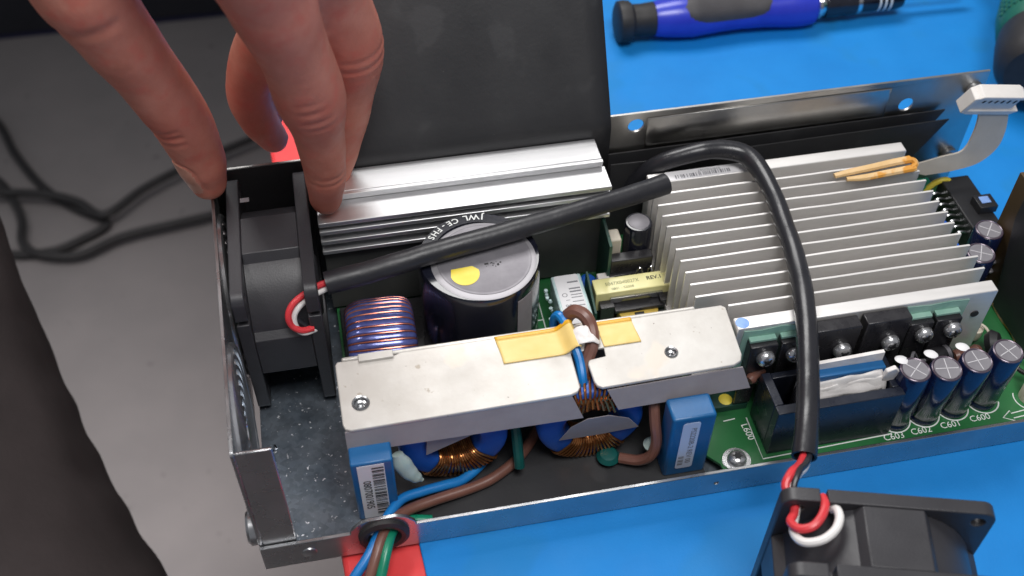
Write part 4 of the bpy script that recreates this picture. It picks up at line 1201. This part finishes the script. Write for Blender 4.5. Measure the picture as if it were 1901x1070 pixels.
for (off, a0, a1) in ((35, 45, 104), ):
    vs, fs = [], []
    na, nh = 10, 22
    hr = [(36, 12.0), (48, 12.6), (66, 11.2), (82, 10.4), (100, 10.8), (104, 11.1)]
    def rad(h):
        for (h0, q0), (h1, q1) in zip(hr, hr[1:]):
            if h <= h1: return q0 + (q1 - q0) * (h - h0) / (h1 - h0)
        return hr[-1][1]
    for j in range(nh + 1):
        h = 40 + 62 * j / nh
        w = 62 * (1 - abs(2 * j / nh - 1) ** 4) ** 0.5 + 3
        for i in range(na + 1):
            a = radians(32 + (i / na - 0.5) * 1.5 * w)
            e = 0.55 * (1 - abs(2 * i / na - 1) ** 6) * (1 - abs(2 * j / nh - 1) ** 8)
            vs.append(ax * h + (e1 * cos(a) + e2 * sin(a)) * (rad(h) * 1.17 + e - 0.05))
    fs = [(j * (na + 1) + i, j * (na + 1) + i + 1, (j + 1) * (na + 1) + i + 1, (j + 1) * (na + 1) + i) for j in range(nh) for i in range(na)]
    obj('grip_pad', MB().add(vs, fs), 'grip_gr', t, tuple(sd0), ang=80)
seg('collar', [(0, 136.7), (8.2, 136.7), (8.6, 139), (7.4, 142), (7.4, 143), (0, 143)], 'chrome')
seg('chuck', [(0, 143.1), (8.4, 143.1), (8.6, 150), (7.8, 156), (8.4, 158), (8.4, 165), (0, 165)], 'black_gl')
seg('collar', [(0, 165.1), (8.0, 165.1), (8.0, 168), (0, 168)], 'chrome')
seg('chuck_nose', [(0, 168.1), (7.2, 168.1), (7.2, 196), (6.2, 200), (0, 200)], 'black_gl')
for k in range(3):
    seg('band', [(7.3, 181 + k * 4), (7.3, 182.4 + k * 4)], 'silk')
seg('shaft', [(0, 200.1), (2.4, 200.1), (2.4, 244), (1.4, 250), (0, 250)], 'chrome', 16)

# ------------------------------------------------------------------ green handled tool
g0 = V(488, 228, 20)
t = thing('hand_tool', 'green handled tool with a black end lying at the right edge of the mat', 'hand tool', tuple(g0))
axg = V(0.50, 0.866, 0.0)
obj('handle', MB().lathe([(0, 40), (24, 40), (26.5, 44), (27.5, 62), (25, 90), (25.5, 128), (29, 168), (33, 218), (34, 280), (0, 284)], (0, 0, 6), n=44, ax=axg), 'green_pl', t, tuple(g0))
obj('end_grip', MB().lathe([(0, 0), (20, 1), (24, 5), (26.4, 12), (26.6, 30), (25.4, 39.8), (0, 39.8)], (0, 0, 6), n=44, ax=axg), 'rubber', t, tuple(g0))
mb = MB()
e1g = axg.orthogonal().normalized(); e2g = axg.cross(e1g)
nub_o = None
axn = axg.normalized()
left = V(-1, 0, 0); left = (left - axn * left.dot(axn)).normalized(); upg = V(0, 0, 1); upg = (upg - axn * upg.dot(axn)).normalized()
for i in range(9):
    for j in range(7):
        a = radians(14 + j * 8.5)
        d = left * cos(a) + upg * sin(a)
        h = 52 + i * 5.2
        r = 27.0 - max(0, h - 62) * 0.075
        MB_c = V(0, 0, 6) + axn * h + d * r
        mb.lathe([(1.7, 0), (1.4, 0.9), (0, 1.2)], MB_c, n=8, ax=d)
obj('grip_dots', mb, 'green_pl', t, tuple(g0))
obj('side_button', MB().lathe([(0, 6), (5, 5), (6, 0)], V(0, 0, 6) + axn * 112 + left * 25, n=18, ax=left), 'rubber', t, tuple(g0))

# ------------------------------------------------------------------ person: hand reaching in, dark clothing
def swept(mb, pts, radii, n=18, sub=7, flat=(1, 1), up=None):
    P, R = catmull(pts, sub, radii)
    # round both ends
    def cap(P, R, front):
        i = 0 if front else -1
        d = (P[0] - P[1]).normalized() if front else (P[-1] - P[-2]).normalized()
        c, r = P[i], R[i]
        add = [(c + d * r * sin(q), r * cos(q)) for q in (0.4, 0.8, 1.15, 1.4)]
        return add
    a = cap(P, R, True); b = cap(P, R, False)
    P = [x[0] for x in reversed(a)] + P + [x[0] for x in b]
    R = [x[1] for x in reversed(a)] + R + [x[1] for x in b]
    mb.tube(P, R, n, flat=flat, up=up)
    return mb
hand = MB()
# thumb
swept(hand, [(-4.6, 153, 91), (-5.4, 151.5, 107), (-8.6, 148.2, 134), (-15.4, 142.6, 162), (-22.6, 136.5, 189), (-29, 132, 217), (-30, 133, 240), (-12, 132, 266)],
      [9.2, 12.0, 13.4, 14.2, 15.8, 19.0, 22, 26], up=(1, 0, 0))
# index
swept(hand, [(48.4, 141.8, 81), (50.2, 137.2, 102), (50.4, 132.4, 127), (49.6, 125.6, 155), (46.0, 117.4, 184), (40.5, 109.5, 214), (34.5, 105, 243), (22, 112, 268)],
      [8.2, 10.0, 11.4, 14.6, 14.6, 17.0, 20.5, 23], up=(1, 0, 0))
# middle
swept(hand, [(53.4, 163, 76), (58.2, 162, 96), (64.4, 158.5, 124), (68.0, 153.5, 158), (63.0, 142.6, 194), (54.6, 130.6, 226), (44, 126, 256)],
      [8.4, 10.4, 12.0, 15.4, 15.2, 18.5, 22])
# ring and little finger, curled under
swept(hand, [(26.5, 187, 84), (21.5, 182, 101), (19.6, 179, 121), (29, 172, 148), (46, 158, 184), (46, 140, 236)],
      [7.8, 9.4, 10.4, 12.2, 14.5, 20])
swept(hand, [(28, 200, 92), (24, 194, 112), (30, 188, 136), (42, 178, 166), (48, 164, 206), (36, 150, 246)],
      [7.6, 9.6, 11, 12, 15, 20])
swept(hand, [(44, 146, 272), (52, 172, 276), (34, 190, 292), (16, 176, 306)], [27, 27, 27, 30])  # extra palm mass out of view, added to shade the ring finger
# palm, web, wrist, forearm
swept(hand, [(-12, 132, 262), (8, 124, 268), (28, 116, 266), (40, 126, 262)], [25, 25, 25, 25])
swept(hand, [(-22, 132, 236), (-6, 130, 249), (8, 126, 258)], [11, 12.5, 17])
swept(hand, [(20, 122, 262), (20, 140, 286), (12, 160, 306)], [33, 34, 32])
swept(hand, [(12, 140, 284), (8, 172, 316), (-4, 226, 356), (-20, 300, 410), (-40, 400, 480)], [30, 28, 29, 36, 42], flat=(1, 1))
hm = bpy.data.meshes.new('body')
hm.from_pydata([(x * S, y * S, z * S) for x, y, z in hand.v], [], hand.f)
bm = bmesh.new(); bm.from_mesh(hm); bmesh.ops.recalc_face_normals(bm, faces=bm.faces); bm.to_mesh(hm); bm.free()
tmp = bpy.data.objects.new('tmp', hm); col.objects.link(tmp)
rm = tmp.modifiers.new('r', 'REMESH'); rm.mode = 'VOXEL'; rm.voxel_size = 1.7 * S
s1 = tmp.modifiers.new('s', 'SMOOTH'); s1.factor = 0.5; s1.iterations = 14
sb = tmp.modifiers.new('u', 'SUBSURF'); sb.levels = 1; sb.render_levels = 1
dg = bpy.context.evaluated_depsgraph_get()
body_me = bpy.data.meshes.new_from_object(tmp.evaluated_get(dg))
bpy.data.objects.remove(tmp); bpy.data.meshes.remove(hm)
body_me.name = 'body'
# creases and knuckles: polylines with depth (negative = groove) and width
def crease(pts, depth, width):
    return ([Vector(p) * S for p in catmull(pts, 6)], depth * S, width * S)
marks = []
def ring_crease(c, axd, r, a0, a1, ref, depth, width):
    c, axd, ref = V(c), V(axd).normalized(), V(ref)
    e1 = (ref - axd * ref.dot(axd)).normalized(); e2 = axd.cross(e1)
    marks.append(crease([c + (e1 * cos(radians(a)) + e2 * sin(radians(a))) * r for a in range(a0, a1 + 1, 15)], depth, width))
tocam = V(0.1, -0.75, 0.6)
# index PIP wrinkles
for dz, dp in ((0, -1.1), (6.5, -0.8), (-5.5, -0.9), (12, -0.5)):
    ring_crease((44.8 - dz * 0.12, 125.6 - dz * 0.26, 155 + dz), (-0.14, -0.27, 1), 15.2, -50 + int(abs(dz)) * 2, 55, tocam, dp, 1.5)
for dz, dp in ((0, -0.8), (4.5, -0.6)):
    ring_crease((49.4, 137.0 - dz * 0.2, 103 + dz), (0.04, -0.2, 1), 10.6, -60, 60, tocam, dp, 1.2)
for dz, dp in ((0, -0.9), (6, -0.7), (-6, -0.7)):
    ring_crease((67.4, 153.4, 158 + dz), (0.0, -0.2, 1), 15.6, -60, 60, (0.6, -0.6, 0.5), dp, 1.5)
# thumb joint
for dz, dp in ((0, -1.5), (4.0, -0.9), (-5, -0.7)):
    ring_crease((-9.3 - dz * 0.2, 148.2 - dz * 0.2, 136 + dz), (-0.22, -0.2, 1), 13.8, -60, 40, (-0.5, -0.8, 0.4), dp, 1.5)
ring_crease((-26, 134, 204), (-0.2, -0.15, 1), 17.0, -40, 55, (-0.4, -0.8, 0.5), -1.0, 2.6)
from mathutils import kdtree
import numpy as np
nv = len(body_me.vertices)
co = np.empty(nv * 3, dtype=np.float32); body_me.vertices.foreach_get('co', co); co = co.reshape(-1, 3)
no = np.array([tuple(v.normal) for v in body_me.vertices], dtype=np.float32)
disp = np.zeros(nv)
for pts, depth, width in marks:
    best = np.full(nv, 1e9)
    for p in pts:
        d = ((co - np.array(p, dtype=np.float32)) ** 2).sum(1)
        best = np.minimum(best, d)
    disp += 0.62 * depth * np.exp(-best / (1.25 * width * width))
# knuckle swellings
for c, rr, amp in (((44.0, 118, 158), 15, 1.6), ((72, 146, 160), 15, 1.6), ((-14, 138, 140), 12, 1.0), ((38, 105, 186), 10, 0.6), ((-6, 141, 112), 9, -0.8)):
    d = ((co - np.array(c, dtype=np.float32) * S) ** 2).sum(1)
    disp += amp * S * np.exp(-d / ((rr * S) ** 2))
# thumb nail: a raised plate with a groove round it, in the nail material
nax = np.array((-5.2, 151.9, 99.0)) * S
nn_, nl_ = V(-0.76, -0.60, 0.24).normalized(), V(0.04, 0.10, -1)
nl_ = (nl_ - nn_ * nl_.dot(nn_)).normalized(); nw_ = nn_.cross(nl_)
rel = co - nax
uu, ww, dd = rel @ np.array(nl_), rel @ np.array(nw_), rel @ np.array(nn_)
q_ = (np.abs(uu / (9.6 * S)) ** 3 + np.abs(ww / (7.2 * S)) ** 3) ** (1 / 3.0)
q_ = np.where((dd > 0) & ((rel ** 2).sum(1) < (22 * S) ** 2), q_, 9.0)
disp += np.where(q_ < 1, 0.2 * S, 0) - 0.5 * S * np.exp(-((q_ - 1.06) / 0.10) ** 2) * np.where(uu > 6 * S, 0.2, 1.0)
co = co + no * disp[:, None]
body_me.vertices.foreach_set('co', co.astype(np.float32).ravel())
body_me.update()
red = np.zeros(nv)
for c, rr, amp in (((50, 118, 156), 17, 0.9), ((72, 146, 160), 17, 0.9), ((-14, 138, 138), 15, 0.8), ((49, 138, 86), 16, 0.8), ((-5, 150, 98), 16, 0.7), ((20, 178, 122), 14, 0.8), ((42, 108, 214), 22, 0.5)):
    d = ((co - np.array(c, dtype=np.float32) * S) ** 2).sum(1)
    red = np.maximum(red, amp * np.exp(-d / ((rr * S) ** 2)))
at_ = body_me.attributes.new('redness', 'FLOAT', 'POINT')
at_.data.foreach_set('value', red.astype(np.float32))
body_me.materials.clear(); body_me.materials.append(K['skin']); body_me.materials.append(K['nail'])
for p in body_me.polygons:
    if all(q_[v] < 1.0 for v in p.vertices): p.material_index = 1
for p in body_me.polygons: p.use_smooth = True
pr_ = thing('person', 'bare hand pinching the fitted fan, dark trousers at the lower left', 'person', (-150, 200, -950))
body = bpy.data.objects.new('body', body_me); col.objects.link(body)
body.parent = pr_; body.location = V(150, -200, 950) * S
W[body.name] = V(0, 0, 0)
# sleeve and trouser leg
mb = MB(); swept(mb, [(-22, 306, 416), (-42, 405, 486), (-80, 540, 560)], [46, 54, 64], n=28)
obj('sleeve', mb, 'cloth', pr_)
mb = MB()
P, R = catmull([(-300, 370, -50), (-283, 324, -75), (-264, 275, -104), (-254, 246, -122), (-248, 224, -132), (-243, 198, -146), (-235, 160, -168), (-222, 116, -192), (-204, 67, -219)], 8, [104, 105, 105, 107, 108, 110, 114, 120, 128])
vs_n = 40
mb.tube(P, R, vs_n)
vv = []
for v in mb.v:
    p = Vector(v)
    w = 5 * noise.noise(p * 0.012) + 3.0 * noise.noise(p * 0.03 + V(3, 1, 7))
    vv.append(tuple(p + V(1, 0.3, 0.4) * w))
mb.v = vv
obj('trouser_leg', mb, 'cloth', pr_, ang=80)
